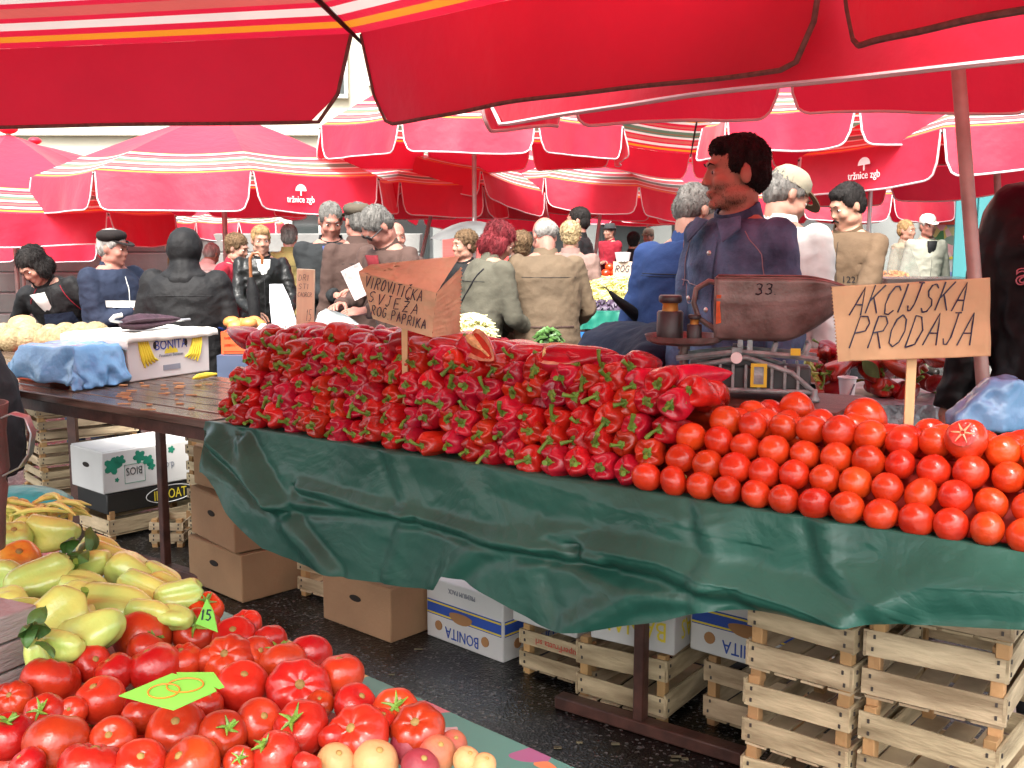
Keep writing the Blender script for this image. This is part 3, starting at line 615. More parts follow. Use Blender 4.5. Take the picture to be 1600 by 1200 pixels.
def tcore(x, y):
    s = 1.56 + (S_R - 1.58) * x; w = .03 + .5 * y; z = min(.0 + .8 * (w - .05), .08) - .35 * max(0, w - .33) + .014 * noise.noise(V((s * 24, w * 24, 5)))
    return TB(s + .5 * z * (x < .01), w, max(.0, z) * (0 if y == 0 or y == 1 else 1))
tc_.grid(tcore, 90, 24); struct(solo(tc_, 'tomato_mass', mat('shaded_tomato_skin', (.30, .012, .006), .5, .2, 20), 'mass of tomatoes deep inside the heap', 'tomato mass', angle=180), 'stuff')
# tomatoes
def tomato_mb(seed, r=.035, squash=.85, ribs=5, amp=.03, dim=.25):
    rn = random.Random(seed); mb = MB(); n = 28; m = 16; ph = rn.uniform(0, 6); el = rn.uniform(.94, 1.06); rs = []
    for j in range(m + 1):
        a = PI * (j + .001) / (m + .002); ring = []
        for i in range(n):
            q = 2 * PI * i / n; top_ = max(0, math.cos(a)); k = 1 - amp * (1 + math.cos(ribs * q + ph)) * (math.sin(a) ** .5) * (.4 + top_) + .03 * noise.noise(V((math.cos(q) * math.sin(a) * 1.5 + seed, math.sin(q) * math.sin(a) * 1.5, math.cos(a) * 1.5)))
            rad = r * math.sin(a) * k; z = r * squash * math.cos(a) * k
            if math.cos(a) > 0: z -= r * dim * math.exp(-(math.sin(a) / .38) ** 2)
            else: z += r * dim * .25 * math.exp(-(math.sin(a) / .2) ** 2)
            ring.append(V((rad * math.cos(q) * el, rad * math.sin(q), z)))
        rs.append(ring)
    mb.rings(rs); return mb, rn
m_scar = mat('stem_scar', (.3, .2, .05), .7, .3, 60)
def tomato(label, seed, m, group, cal=0, r=.035, **k):
    mb, rn = tomato_mb(seed, r, **k); t = thing('tomato', label, 'tomato', (0, 0, -50), 0, group); mb.build('body', m, t, angle=180)
    zt = r * (k.get('squash', .85) - k.get('dim', .25)); c = MB()
    if cal:
        for i in range(5):
            q = 2 * PI * i / 5 + rn.uniform(-.2, .2); l = r * rn.uniform(.4, .62); h = rn.uniform(.0, .3) * r
            c.tube([(0, 0, zt + .001), (l * .4 * math.cos(q), l * .4 * math.sin(q), zt + h * .7 + .002), (l * math.cos(q + .2), l * math.sin(q + .2), zt + h + .12 * r)], [r * .09, r * .075, .0006], 5)
        c.tube([(0, 0, zt), (.1 * r, .05 * r, zt + .2 * r), (.3 * r, .1 * r, zt + .32 * r)], [r * .07, r * .06, r * .075], 6); c.build('calyx', m_stem, t)
    else: c.lathe([(.001, zt + .004), (.1 * r, zt + .0035), (.16 * r, zt + .001)], 10).build('stem_scar', m_scar, t)
    CH[t.name] = list(t.children); return t
GTo = 'tomatoes stacked in the front rows of the stall'; LTo = 'smooth orange red tomato in the stacked front rows above the green tarp'
tp = Pool([tomato(LTo, 300 + i, m_tom, GTo, 0, .0375, squash=(.86, .93, 1.0, .9)[i % 4], ribs=4, amp=.014, dim=.12) for i in range(7)])
for r in range(4):
    s = 1.55 + .034 * r + (.03 if r % 2 else 0); w = .018 + .042 * r
    while s < S_R - .03:
        tp.put(TB(s, w + rn.uniform(-.005, .006), .024 + .043 * r + rn.uniform(-.004, .004)), (-PI / 2 + rn.uniform(-.8, .8), rn.uniform(-.5, .5), TA + rn.uniform(-.9, .9)), LTo, rn.uniform(.84, 1.0), GTo, k=rn.randrange(7)); s += rn.uniform(.064, .070)
GTu = 'tomatoes loose on top of the stall heap'; LTu = 'larger tomato lying loose on top of the tomato heap behind the stacked rows'
tq = Pool([tomato(LTu, 320 + i, m_tom, GTu, 0, .042, squash=.84, ribs=4, amp=.022, dim=.16) for i in range(6)])
for j, w in enumerate((.185, .24, .30, .365, .43)):
    s = 1.69 + .02 * j
    while s < S_R - .02:
        z = (.145, .145, .135, .11, .08)[j] + rn.uniform(-.012, .012)
        tq.put(TB(s, w + rn.uniform(-.012, .012), z), (-rn.uniform(.9, 2.2), rn.uniform(-.6, .6), TA + rn.uniform(-1, 1)), LTu, rn.uniform(.82, 1.04), GTu, k=rn.randrange(6)); s += rn.uniform(.074, .084)
def big(px, py, w, z, sc, label): o = tq.put(TB(s_at(px, w, z), w, z), (-1.4, .3, TA), label, sc, None, k=rn.randrange(6)); return o
big(1245, 645, .3, .17, 1.0, 'single round tomato crowning the heap near the scale box'); big(1352, 648, .3, .165, 1.15, 'widest tomato on the heap, left of the sign stick')
o = big(1510, 712, .12, .175, 1.0, 'tomato cut open in a star, at the right of the stacked rows')
o.rotation_euler = (PI / 2 - .5, 0, TA)
MB().lathe([(.0005, .0362), (.02, .0358), (.027, .0325)], 14).build('cut_face', mat('tomato_flesh', (.50, .03, .02), .25, .4, 50, bump=.4), o)
for k in range(6): MB().tube([(.004 * math.cos(k * PI / 3), .004 * math.sin(k * PI / 3), .0365), (.022 * math.cos(k * PI / 3), .022 * math.sin(k * PI / 3), .036)], [.0028, .0008], 5).build('flesh_ray', m_flesh, o)
# ---------------------------------------------------------------- crates and boxes
m_crate = mat('crate_wood', (.42, .30, .17), .8, .4, 4.5, col2=(.66, .52, .33), stretch=(1, 1, 5), bump=.3, bs=22, rand=.16)
m_crate_post = mat('crate_post_wood', (.42, .24, .10), .8, .3, 5, bump=.25, rand=.12)
m_nail = mat('nail', (.05, .04, .035), .5)
m_card = mat('cardboard', (.34, .20, .105), .85, .14, 4, bump=.12, bs=70, rand=.08)
m_hole = mat('hand_hole_dark', (.02, .014, .01), .9)
m_wcard = mat('white_cardboard', (.60, .60, .58), .6, .08, 4, rand=.05)
m_blk = mat('black_cardboard', (.018, .018, .017), .45, .3, 5)
m_blue = mat('print_blue', (.02, .07, .36), .6, .1); m_yelp = mat('print_yellow', (.72, .58, .04), .6, .1); m_greenp = mat('print_green', (.01, .20, .12), .6, .2, 20); m_grp = mat('print_grey', (.22, .24, .28), .7); m_redp = mat('print_red', (.55, .08, .05), .7); m_tan = mat('print_tan', (.36, .18, .07), .8)
def crate(label, loc, rz, w=.36, d=.5, h=.14, group=None, slats=2, leg=.03, seed=0, tip=0):
    rn = random.Random(seed); t = thing('wooden_crate', label, 'crate', loc, rz, group); t.rotation_euler = (tip, 0, rz); p = .028; sh = (h - .015) / slats * .70
    for x in (p / 2 + .008, w - p / 2 - .008):
        for y in (p / 2 + .008, d - p / 2 - .008): MB().box((x, y, h / 2), (p, p, h + leg)).build('corner_post', m_crate_post, t, bevel=.002)
    def side(n, L_, T):
        mb = MB(Matrix(T)); 
        for k in range(slats):
            z = .03 + sh / 2 + k * (h - .03 - sh) / max(1, slats - 1) if slats > 1 else h * .6; a = rn.uniform(-.03, .03); q = Matrix.Translation((L_ / 2, 0, z)) @ Matrix.Rotation(a, 4, 'Y')
            mb.box((0, .003, 0), (L_ + rn.uniform(-.004, .006), .006, sh * rn.uniform(.9, 1.05)), q)
        nb = mb
        for k in range(slats):
            z = .03 + sh / 2 + k * (h - .03 - sh) / max(1, slats - 1)
            for x in (.02, L_ - .02):
                for dz in (-.25, .25): nb.box((x + rn.uniform(-.004, .004), -.0012, z + sh * dz), (.005, .003, .009), None, 1)
        mb.build('side', [m_crate, m_nail], t, smooth=False)
    side(0, w, Matrix.Identity(4)); side(1, d, Matrix.Translation((w, 0, 0)) @ Matrix.Rotation(PI / 2, 4, 'Z')); side(2, w, Matrix.Translation((w, d, 0)) @ Matrix.Rotation(PI, 4, 'Z')); side(3, d, Matrix.Translation((0, d, 0)) @ Matrix.Rotation(-PI / 2, 4, 'Z'))
    fb = MB()
    for k in range(4): fb.box((w * (k + .5) / 4, d / 2, .022), (w / 4 - .012, d - .012, .006))
    fb.build('base', m_crate, t); return t
def gbox(pl_, pr):
    a, b = G(*pl_), G(*pr); d = b - a; return a, math.atan2(d.y, d.x), d.length
def carton(label, loc, rz, w, d, h, m=None, cat='cardboard box', name='cardboard_box', hole=True, lid=True, group=None, side_hole=False):
    m = m or m_card; t = thing(name, label, cat, loc, rz, group); mb = MB(); mb.box((w / 2, d / 2, h / 2), (w, d, h)); mb.build('body', m, t, bevel=.006, seg=2)
    if lid:
        MB().box((w / 2 - w * .01, d / 2, h + .002), (w * .98, d * .49 * 2, .004)).build('lid', m, t, bevel=.002)
    def oval(cx, cz, rx, rz_, T=None, nm='hand_hole'):
        mb = MB(); mb.prism([(cx + rx * math.cos(q), cz + rz_ * math.sin(q)) for q in [2 * PI * k / 16 for k in range(16)]], .004, (T or Matrix()) @ Matrix.Translation((0, -.0025, 0))); mb.build(nm, m_hole, t)
    if hole: oval(w / 2, h * .62, .032, .012)
    if side_hole: oval(d / 2, h * .6, .035, .013, Matrix.Translation((w, 0, 0)) @ Matrix.Rotation(PI / 2, 4, 'Z'))
    return t
def face_R(w): return Matrix.Translation((w, 0, 0)) @ Matrix.Rotation(PI / 2, 4, 'Z')
# plain brown boxes, stacked three high at the corner of the tarp
a, rz, L_ = gbox((296, 908), (372, 946)); L_ = max(.27, L_)
for k, lb in enumerate(('lowest brown cardboard box of the stack by the tarp corner, lid gaping over peppers', 'middle brown cardboard box of the stack by the tarp corner', 'topmost brown cardboard box of the stack by the tarp corner')):
    carton(lb, a + V((.012 * k, .02 * k, .002 + .205 * k)), rz + (.05, -.06, .03)[k], L_, .44, (.195, .198, .16)[k], group='brown boxes stacked at the tarp corner', hole=True)
a, rz, L_ = gbox((505, 966), (611, 1006)); carton('brown cardboard box standing alone on the asphalt under the tarp', a, rz, L_, .36, .2)
def bonita(label, a, rz, w, d, h, flip=True, rows=True):
    t = carton(label, a, rz, w, d, h, m_wcard, 'banana box', 'banana_box', hole=False, lid=False); s = -1 if flip else 1
    zz = lambda f: h * (1 - f) if flip else h * f
    for T, L in ((Matrix(), w), (face_R(w), d)):
        b = MB(T); b.box((L / 2, -.001, zz(.48)), (L * .96, .003, h * .24)); b.build('blue_band', m_blue, t)
        y = MB(T); y.box((L / 2, -.002, zz(.39)), (L * .96, .003, h * .025)); y.box((L / 2, -.002, zz(.57)), (L * .96, .003, h * .025)); y.build('yellow_line', m_yelp, t)
        g = MB(T); g.prism([(L * .47 + L * .15 * math.cos(q), zz(.5) + h * .13 * math.sin(q) * (1 if q < PI else .4) * s) for q in [2 * PI * k / 18 for k in range(18)]], .004, Matrix.Translation((0, -.004, 0))); g.build('hand_hole', m_tan, t)
        for x in (.17, .78):
            g = MB(T); g.prism([(L * x + .018 * math.cos(q), zz(.76) + .018 * math.sin(q)) for q in [2 * PI * k / 14 for k in range(14)]], .004, Matrix.Translation((0, -.003, 0))); g.build('vent_hole', m_tan, t)
        for tx, sz, f, mm in (('BONITA', h * .26, .74, m_blue), ('PREMIUM PACK', h * .11, .1, m_grp)):
            q = text_mesh(tx, sz, 'lettering', mm, t, (0, 0, 0)); q.matrix_local = T @ Matrix.Translation((L * .48, -.0015, zz(f) )) @ Matrix.Rotation(PI if flip else 0, 4, 'Y') @ Matrix.Translation((0, 0, 0)) @ Matrix.Rotation(PI / 2, 4, 'X') @ Matrix.Diagonal((.8, 1, 1, 1))
    return t
a, rz, L_ = gbox((667, 992), (786, 1037)); bonita('white and blue banana box with upside down lettering on the asphalt under the tarp', a, rz, L_, .42, .225)
# crates under the middle of the stall
a, rz, L_ = gbox((812, 1050), (905, 1082)); cr1 = crate('wooden crate with printed end slat left of the rusty table leg', a, rz, L_ + .05, .42, .155, slats=2, seed=1)
lt = text_mesh('SuperFrutta srl', .03, 'lettering', m_redp, cr1, (0, 0, 0)); lt.matrix_local = Matrix.Translation((.16, -.002, .135)) @ Matrix.Rotation(PI, 4, 'Y') @ Matrix.Rotation(PI / 2, 4, 'X')
cy = carton('white and yellow banana carton resting on the printed crate', a + UX * -.03 + V((0, 0, .175)), rz, .27, .38, .12, m_wcard, 'banana box', 'banana_box', hole=False); MB().box((.07, -.0015, .07), (.09, .003, .06)).build('yellow_print', m_yelp, cy)
a, rz, L_ = gbox((900, 1097), (1000, 1122)); crate('wooden crate right behind the rusty T shaped table leg', a, rz - .06, .31, .44, .2, slats=2, seed=2)
cb = carton('white banana carton with yellow capital letters on the crate behind the table leg', a + UX * .05 + NX * .0 + V((0, 0, .222)), rz - .03, .28, .4, .13, m_wcard, 'banana box', 'banana_box', hole=False)
for T, L, tx in ((Matrix(), .28, 'BANAN'), (face_R(.28), .4, 'BANANAS')):
    q = text_mesh(tx, .085, 'lettering', m_yelp, cb, (0, 0, 0)); q.matrix_local = T @ Matrix.Translation((L / 2, -.002, .095)) @ Matrix.Rotation(PI, 4, 'Y') @ Matrix.Rotation(PI / 2, 4, 'X') @ Matrix.Diagonal((.8, 1, 1, 1))
a, rz, L_ = gbox((1098, 1131), (1180, 1158)); crate('wooden crate under the second blue banded banana box', a, rz, .32, .44, .2, slats=2, seed=3)
bonita('blue banded banana box on a crate beside the tall crate stacks', a + UX * -.05 + V((0, 0, .222)), rz, .40, .46, .215)
def stack(pxl, w, n, Wc, Dc, hc, labs, group, seed, z0=0):
    rn = random.Random(seed); s = s_at(pxl, w, -.4)
    for k in range(n):
        p = TB(s + rn.uniform(-.012, .012), w + rn.uniform(-.008, .008)); p.z = z0 + k * (hc + .012) + .015
        crate(labs[k], p, TA + rn.uniform(-.09, .09), Wc, Dc, hc, group, seed=seed + k, tip=rn.uniform(-.01, .01))
od = ('lowest', 'second from the ground', 'third from the ground', 'fourth from the ground', 'topmost')
od4 = od[:3] + od[4:]
stack(1163, .20, 4, .265, .42, .18, ['crate in the left tall stack at lower right, %s' % q for q in od4], 'crates in the left tall stack', 11)
stack(1352, .20, 4, .30, .44, .18, ['crate in the right tall stack at the corner, %s' % q for q in od4], 'crates in the right tall stack', 31)
# left: white fruit box on a black box on a crate, crate stacks
nc = G(172, 846); rzb = TA - .1
def back_box(nc, w, d, z=0, dx=0, dy=0):   # near corner is the front right bottom corner
    r = Matrix.Rotation(rzb, 3, 'Z'); return nc + r @ V((-w + dx, dy, 0)) + V((0, 0, z))
crate('low wooden crate with orange feet under the black fruit box', back_box(nc, .30, .5), rzb, .30, .52, .11, slats=1, seed=51, leg=.06)
bb = carton('flat black fruit box between the white box and the low crate', back_box(nc, .30, .5, .125, -.01), rzb, .30, .55, .10, m_blk, 'fruit box', 'fruit_box', hole=False)
q = text_mesh('IL BOAT', .07, 'lettering', m_yelp, bb, (0, 0, 0)); q.matrix_local = face_R(.3) @ Matrix.Translation((.33, -.002, .025)) @ Matrix.Rotation(PI / 2, 4, 'X') @ Matrix.Diagonal((.7, 1, 1, 1))
MB(face_R(.3)).tube([(.33 + .13 * math.cos(k * PI / 12), -.002, .05 + .042 * math.sin(k * PI / 12)) for k in range(24)], .002, 5, closed=True).build('oval_outline', m_white, bb)
wb = carton('white fruit box with green leaf print, upside down under the wooden table', back_box(nc, .32, .58, .23, .0, -.02), rzb, .32, .60, .20, m_wcard, 'fruit box', 'fruit_box', hole=True)
lf = MB(face_R(.32) @ Matrix.Translation((0, -.001, 0)))
def leafp(mb, cx, cz, r, a0, lob=5):
    pts = []
    for k in range(20):
        q = 2 * PI * k / 20; rr = r * (.62 + .38 * abs(math.cos(q * lob / 2))) ; pts.append((cx + rr * math.cos(q + a0), cz + rr * math.sin(q + a0)))
    mb.prism(pts, .002)
for cx, cz, r, a0 in ((.05, .13, .045, 0), (.09, .15, .03, 1), (.19, .155, .035, 2), (.235, .13, .03, 1), (.25, .10, .022, 0), (.30, .16, .022, .4), (.36, .165, .02, 0), (.52, .14, .05, 1), (.07, .06, .012, 0)): 
    lf = MB(face_R(.32) @ Matrix.Translation((0, -.001, 0))); leafp(lf, cx, cz, r, a0); lf.build('leaf_print', m_greenp, wb)
for tx, x, z, sz in (('BIOS', .16, .09, .055), ('d.o.o.', .33, .085, .05), ('BIOS', .5, .055, .05)):
    q = text_mesh(tx, sz, 'lettering', m_grp if tx != 'BIOS' else m_dframe, wb, (0, 0, 0)); q.matrix_local = face_R(.32) @ Matrix.Translation((x, -.002, z + .02)) @ Matrix.Rotation(PI, 4, 'Y') @ Matrix.Rotation(PI / 2, 4, 'X') @ Matrix.Diagonal((.75, 1, 1, 1))
fr = MB(face_R(.32)); fr.tube([(.11, -.0015, .035), (.215, -.0015, .035), (.215, -.0015, .125), (.11, -.0015, .125)], .0015, 4, closed=True); fr.build('print_frame', m_greenp, wb)
c0 = G(76, 796)
for k in range(5): crate('crate in the stack behind the white fruit box, %s' % od[k], c0 + V((-.13 + .01 * (k % 2), 0, k * .125 + .015)), TA - .25, .34, .5, .12, 'crates stacked behind the white fruit box', seed=60 + k)
c0 = G(262, 868)
for k in range(4): crate('narrow wooden crate left of the brown box stack, %s' % od[k if k < 3 else 4], c0 + UX * .0 + NX * .12 + V((0, 0, k * .135 + .02)), TA - .02, .26, .4, .13, 'narrow crates left of the brown boxes', seed=70 + k)
a, rz, L_ = gbox((234, 856), (275, 858)); crate('small broken wooden crate on the asphalt left of the brown boxes', a, rz + .15, .16, .2, .12, seed=80, slats=2)
a, rz, L_ = gbox((466, 930), (520, 958)); crate('pale wooden crate between the lone brown box and the brown box stack', a, TA, .3, .4, .16, seed=81)
# ---------------------------------------------------------------- wooden table goods: banana box, sheets, umbrella, litter
bx = G(202, 598, TZ); d2 = G(338, 578, TZ) - bx; rz = math.atan2(d2.y, d2.x)
bt = thing('banana_box', 'white banana box printed with yellow bananas on the wet wooden table', 'banana box', bx, rz); Wb, Db, Hb = .43, .34, .17
MB().box((Wb / 2, Db / 2, Hb / 2), (Wb, Db, Hb)).build('body', m_wcard, bt, bevel=.005, seg=2)
def banana(mb, cx, cz, fl):
    for k in range(5):
        x = cx + fl * (.011 * k - .02); mb.tube([(x - fl * .006, -.002, cz + .06), (x, -.003, cz + .03), (x + fl * .010 * (1 + k * .2), -.003, cz - .01), (x + fl * .022 * (1 + k * .25), -.002, cz - .045 + k * .006)], [.003, .007, .0075, .003], 6)
for bx_, f_ in ((.08, 1), (.36, -1)):
    bm_ = MB(); banana(bm_, bx_, .095, f_); bm_.build('banana_print', m_yelp, bt)
q = text_mesh('BONITA', .055, 'lettering', m_blue, bt, (.22, -.0015, .115), sx=.85); q = text_mesh('Premium Bananas', .018, 'lettering', m_grp, bt, (.22, -.0015, .085))
MB().prism([(.22 + .035 * math.cos(k * PI / 10), .098 + .028 * math.sin(k * PI / 10)) for k in range(11)], .002, Matrix.Translation((0, -.0018, 0))).build('sun_print', m_yelp, bt)
MB().box((.22, -.001, .04), (.09, .002, .022)).build('label_print', m_grp, bt)
for x in (.135, .30): MB().prism([(x + .008 * math.cos(k * PI / 6), .135 + .015 * math.sin(k * PI / 6)) for k in range(12)], .003, Matrix.Translation((0, -.0022, 0))).build('hand_hole', m_hole, bt)
MB(Matrix.Rotation(-PI / 2, 4, 'Z') @ Matrix.Translation((-Db, 0, 0))).box((.1, -.001, .07), (.06, .002, .07)).build('side_print', m_blue, bt)
m_sheet = mat('white_cloth', (.78, .78, .70), .8, .06, 5, bump=.2, bs=12); m_bluebag = mat('blue_plastic', (.10, .34, .66), .25, .25, 7, col2=(.25, .52, .8), bump=.5, bs=14, coat=.3)
def drape(name, m, label, cat, loc, rz, x0, x1, y0, y1, hz, fall, seed, nu=36, nv=30, amp=.012, lip=.02):
    def fn(u, v):
        x = x0 + (x1 - x0) * u; y = y0 + (y1 - y0) * v; n1 = noise.noise(V((x * 9 + seed, y * 9, 0))); n2 = noise.noise(V((x * 25 + seed, y * 25, 3)))
        ex = max(0, fall[0] - x) + max(0, x - fall[1]); ey = max(0, fall[2] - y) + max(0, y - fall[3]); e = max(ex, ey)
        X = min(max(x, fall[0] - lip * min(1, ex * 8)), fall[1] + lip * min(1, ex * 8)); Y = min(max(y, fall[2] - lip * min(1, ey * 8)), fall[3] + lip * min(1, ey * 8))
        k = min(1, e * 10); return V((X + n1 * amp * k * 1.3, Y + n2 * amp * k * 1.6, max(.006, hz - e + n1 * amp * .6 + n2 * amp * .3)))
    mb = MB(); mb.grid(fn, nu, nv); o = solo(mb, name, m, label, cat, loc, rz, angle=180); sd_ = o.modifiers.new('t', 'SOLIDIFY'); sd_.thickness = .002; return o
drape('white_sheet', m_sheet, 'white cloth sheet spread over the top of the banana box', 'sheet', bx, rz, -.06, .49, -.04, .4, Hb + .012, (-.01, .47, -.012, .38), 3, lip=.012)
drape('blue_plastic_bag', m_bluebag, 'crumpled light blue plastic sheet covering boxes beside the banana box', 'plastic sheet', bx, rz, -.36, .0, -.14, .42, Hb - .015, (-.23, -.02, .02, .34), 8, amp=.02, lip=.045)
fu = thing('folded_umbrella', 'folded dark purple umbrella lying on the white sheet', 'umbrella', bx + V((0, 0, Hb + .035)), rz)
m_purp = mat('purple_cloth', (.045, .018, .03), .7, .3, 20, bump=.5, bs=30)
MB().rings([[V((x, .15 + .05 * k_ * math.cos(q) * (1 + .25 * math.cos(7 * q)) + .02 * x, .012 + .03 * k_ * math.sin(q) * (1 + .25 * math.sin(5 * q)))) for q in [2 * PI * i / 24 for i in range(24)]] for x, k_ in ((.1, .25), (.13, .8), (.2, 1), (.3, .75), (.38, .4), (.42, .12))]).build('canopy', m_purp, fu)
MB().tube([(.05, .15, .03), (.12, .15, .015), (.48, .16, .005)], .006, 8).build('shaft', m_steel, fu); MB().tube([(.1, .14, .05), (.07, .15, .045), (.05, .15, .03)], .009, 8).build('handle', mat('white_handle', (.6, .58, .55), .4), fu)
fb_ = G(322, 593, TZ); bl = thing('banana', 'loose yellow banana lying on the wooden table in front of the banana box', 'banana', fb_ + V((0, 0, .012)), rz)
MB().tube([(-.07, 0, 0), (-.03, .012, .002), (.02, .014, .003), (.06, 0, .004)], [.004, .012, .012, .004], 8).build('skin', m_yelp, bl)
lw = MB(); rn = random.Random(9)
for k in range(26):
    p = G(rn.uniform(190, 345), rn.uniform(598, 640), TZ + .002); lw.box(p - V(bx), (rn.uniform(.01, .05), rn.uniform(.004, .014), .004), Matrix.Identity(4))
struct(solo(lw, 'paper_litter', mat('orange_litter', (.55, .28, .12), .8), 'scraps of peel and paper on the wooden table', 'litter', bx, 0), 'stuff')
oc = thing('plastic_crate', 'small orange plastic crate behind the blue sheet on the wooden table', 'crate', G(66, 595, TZ) + V((0, .02, 0)), rz)
m_oc = mat('orange_plastic', (.65, .10, .03), .4)
MB().box((0, 0, .05), (.1, .2, .1)).build('body', m_oc, oc, bevel=.006); MB().box((0, -.1, .1), (.112, .02, .014)).build('rim', m_oc, oc)
# ---------------------------------------------------------------- scale, weights, box
sc_ = TB(s_at(1172, .60, .0), .60)
wx = thing('scale_box', 'dark brown wooden box under the kitchen scale behind the tomatoes', 'box', sc_ + V((0, 0, -.0)), TA + .12)
MB().box((.02, 0, .06), (.46, .30, .12)).build('body', m_wood_box, wx, bevel=.004); MB().box((.02, 0, .131), (.50, .33, .022)).build('lid', m_wood_box, wx, bevel=.004)
m_iron = mat('grey_green_cast_iron', (.20, .26, .26), .4, .3, 20, col2=(.34, .4, .4), bump=.2, metal=.2); m_pan = mat('brown_rusted_pan', (.15, .105, .09), .45, .35, 11, col2=(.30, .24, .22), bump=.12, bs=80, metal=.35, rvar=.1)
Tz = sc_.z + .142
ks = thing('balance_scale', 'old grey green market balance scale with brown scoop pan behind the peppers', 'scale', V((sc_.x, sc_.y, Tz)), TA + .42); ks.scale = (.84,) * 3
fr = MB()
for y in (-.075, .075):
    fr.tube([(-.20, y, .03), (-.2, y, .10), (-.02, y, .135), (.12, y, .09), (.19, y, .03)], .009, 8); fr.tube([(-.2, y, .03), (.19, y, .03)], .009, 8)
    for k in range(9): x = -.18 + k * .04; fr.box((x, y, .07), (.010, .012, .085))
for x, y in ((-.2, -.075), (-.2, .075), (.19, -.075), (.19, .075)): fr.lathe([(.016, 0), (.02, .006), (.011, .022), (.011, .04)], 10, Matrix.Translation((x, y, 0))); fr.box((x, 0, .03), (.02, .15, .016))
fr.build('frame', m_iron, ks, bevel=.002); MB().box((0, 0, .068), (.36, .11, .072)).box((-.05, 0, .12), (.1, .09, .04)).build('housing', mat('dark_teal_iron', (.045, .06, .062), .45, .3, 16), ks, bevel=.006)
MB().box((.02, -.085, .08), (.05, .004, .075)).box((.02, -.0875, .08), (.03, .003, .055), mi=1).build('inspection_plate', [m_yelp, m_iron], ks)
bmx = MB()
for y in (-.055, .055): bmx.tube([(-.24, y, .125), (-.05, y, .15), (.13, y, .14), (.2, y, .13)], .010, 6)
bmx.box((-.05, 0, .15), (.03, .14, .03)); bmx.build('beam', m_iron, ks)
po_ = MB().box((-.04, -.03, .22), (.018, .05, .15), taper=.5).box((-.01, -.03, .22), (.018, .05, .15), taper=.5); po_.build('pointer_post', m_iron, ks); MB().cyl((-.05, -.09, .135), (-.05, -.1, .135), .018, 16).build('dial', m_white, ks)
MB().box((.13, -.068, .155), (.03, .004, .022)).build('sticker', m_yelp, ks)
for x in (.06, .16): MB().tube([(x, -.05, .14), (x + .01, -.05, .175), (x + .01, .05, .175), (x, .05, .14)], .008, 6).build('pan_bracket', m_iron, ks)
MB().lathe([(.02, .15), (.02, .17), (.10, .172), (.115, .178), (.125, .195), (.128, .196), (.121, .178), (.10, .168), (.001, .168)][::-1], 28, Matrix.Translation((-.22, 0, 0)), cap=False).cyl((-.22, 0, .1), (-.22, 0, .17), .014, 10).build('weight_plate', m_pan, ks)
Wm = ks.matrix_world.copy(); Wm = Matrix.Translation(ks.location) @ Matrix.Rotation(TA + .42, 4, 'Z') @ Matrix.Scale(.84, 4)
def weight(label, lx, ly, r, h):
    t = thing('scale_weight', label, 'weight', Wm @ V((lx, ly, .176)), 0)
    MB().lathe([(r * .98, 0), (r, .003), (r, h * .62), (r * .9, h * .66)], 20).build('body', mat('weight_iron', (.055, .05, .05), .4, .3, 14, metal=.4), t)
    MB().lathe([(r * .62, h * .66), (r * .58, h * .8), (r * .66, h * .84)], 18).build('neck', mat('weight_brass', (.42, .2, .04), .4, .2, 20, metal=.4), t); MB().lathe([(r * .8, h * .84), (r * .88, h * .88), (r * .88, h * .97), (r * .8, h)], 18).build('cap', MT['weight_iron'], t)
weight('large iron weight on the round plate of the scale', -.265, -.02, .036, .125); weight('small iron weight on the round plate of the scale, right of the large one', -.185, -.05, .02, .075)
# scoop pan: a coal scuttle shape, spout to the right
def pan_sec(x):
    t = (x + .15) / .42; w = .105 + .0 * t - .03 * max(0, t - .55) ** 2 * 3; zt = .385 - .24 * max(0, t - .6) ** 2; zb = .185 + .14 * max(0, (t - .5) * 2) ** 1.5; w = .105 - .062 * max(0, (t - .55) / .45) ** 2; return w, zt, min(zb, zt - .02)
def pan_fn(u, v):
    x = -.15 + .42 * u; w, zt, zb = pan_sec(x); q = (v - .5) * 2; a = abs(q); s = 1 if q >= 0 else -1
    if a < .4: return V((x, s * (w * .62) * a / .4, zb + .012 * (a / .4) ** 3))
    k = (a - .4) / .6; rib = .004 * math.exp(-((k - .62) / .05) ** 2); return V((x, s * (w * .62 + w * .38 * k ** .7 + rib), zb + .012 + (zt - zb - .012) * k))
sp = MB(); sp.grid(pan_fn, 30, 44)
end = [pan_fn(0, k / 44) for k in range(45)]; c_ = V((-.15, 0, .27)); b0 = sp.add(end + [c_ + V((-.006, 0, 0))], [(k, k + 1, 45) for k in range(44)] + [(44, 0, 45)])
so_ = sp.build('scoop_pan', m_pan, ks, angle=50); so_.location.x = .03; md = so_.modifiers.new('s', 'SOLIDIFY'); md.thickness = .003
MB().tube([pan_fn(k / 20, 0) for k in range(21)], .004, 6).tube([pan_fn(k / 20, 1) for k in range(21)], .004, 6).tube([pan_fn(0, k / 44) for k in range(0, 45, 2)], .004, 6).build('rim', m_pan, so_)
MB().tube([(-.15, 0, .365), (-.175, 0, .37), (-.215, 0, .345), (-.222, 0, .30), (-.205, 0, .25), (-.15, 0, .215)], .009, 8).build('handle', m_pan, so_)
ink = mat('black_ink', (.012, .012, .02), .6); l33 = MB(); strokes(l33, '33.', -.03, .335, .034, .022, .0022, .15, .35, flat=lambda X, Z: (X, -(.105 * .97 + .003), Z), seed=4); l33.build('lettering', ink, so_)
MB().prism([(-.146, .24), (-.13, .245), (-.135, .30), (-.13, .34), (-.146, .345)], .002, Matrix.Translation((0, -.1, 0))).build('orange_rust_patch', mat('orange_rust', (.55, .10, .02), .7, .4, 30), so_)
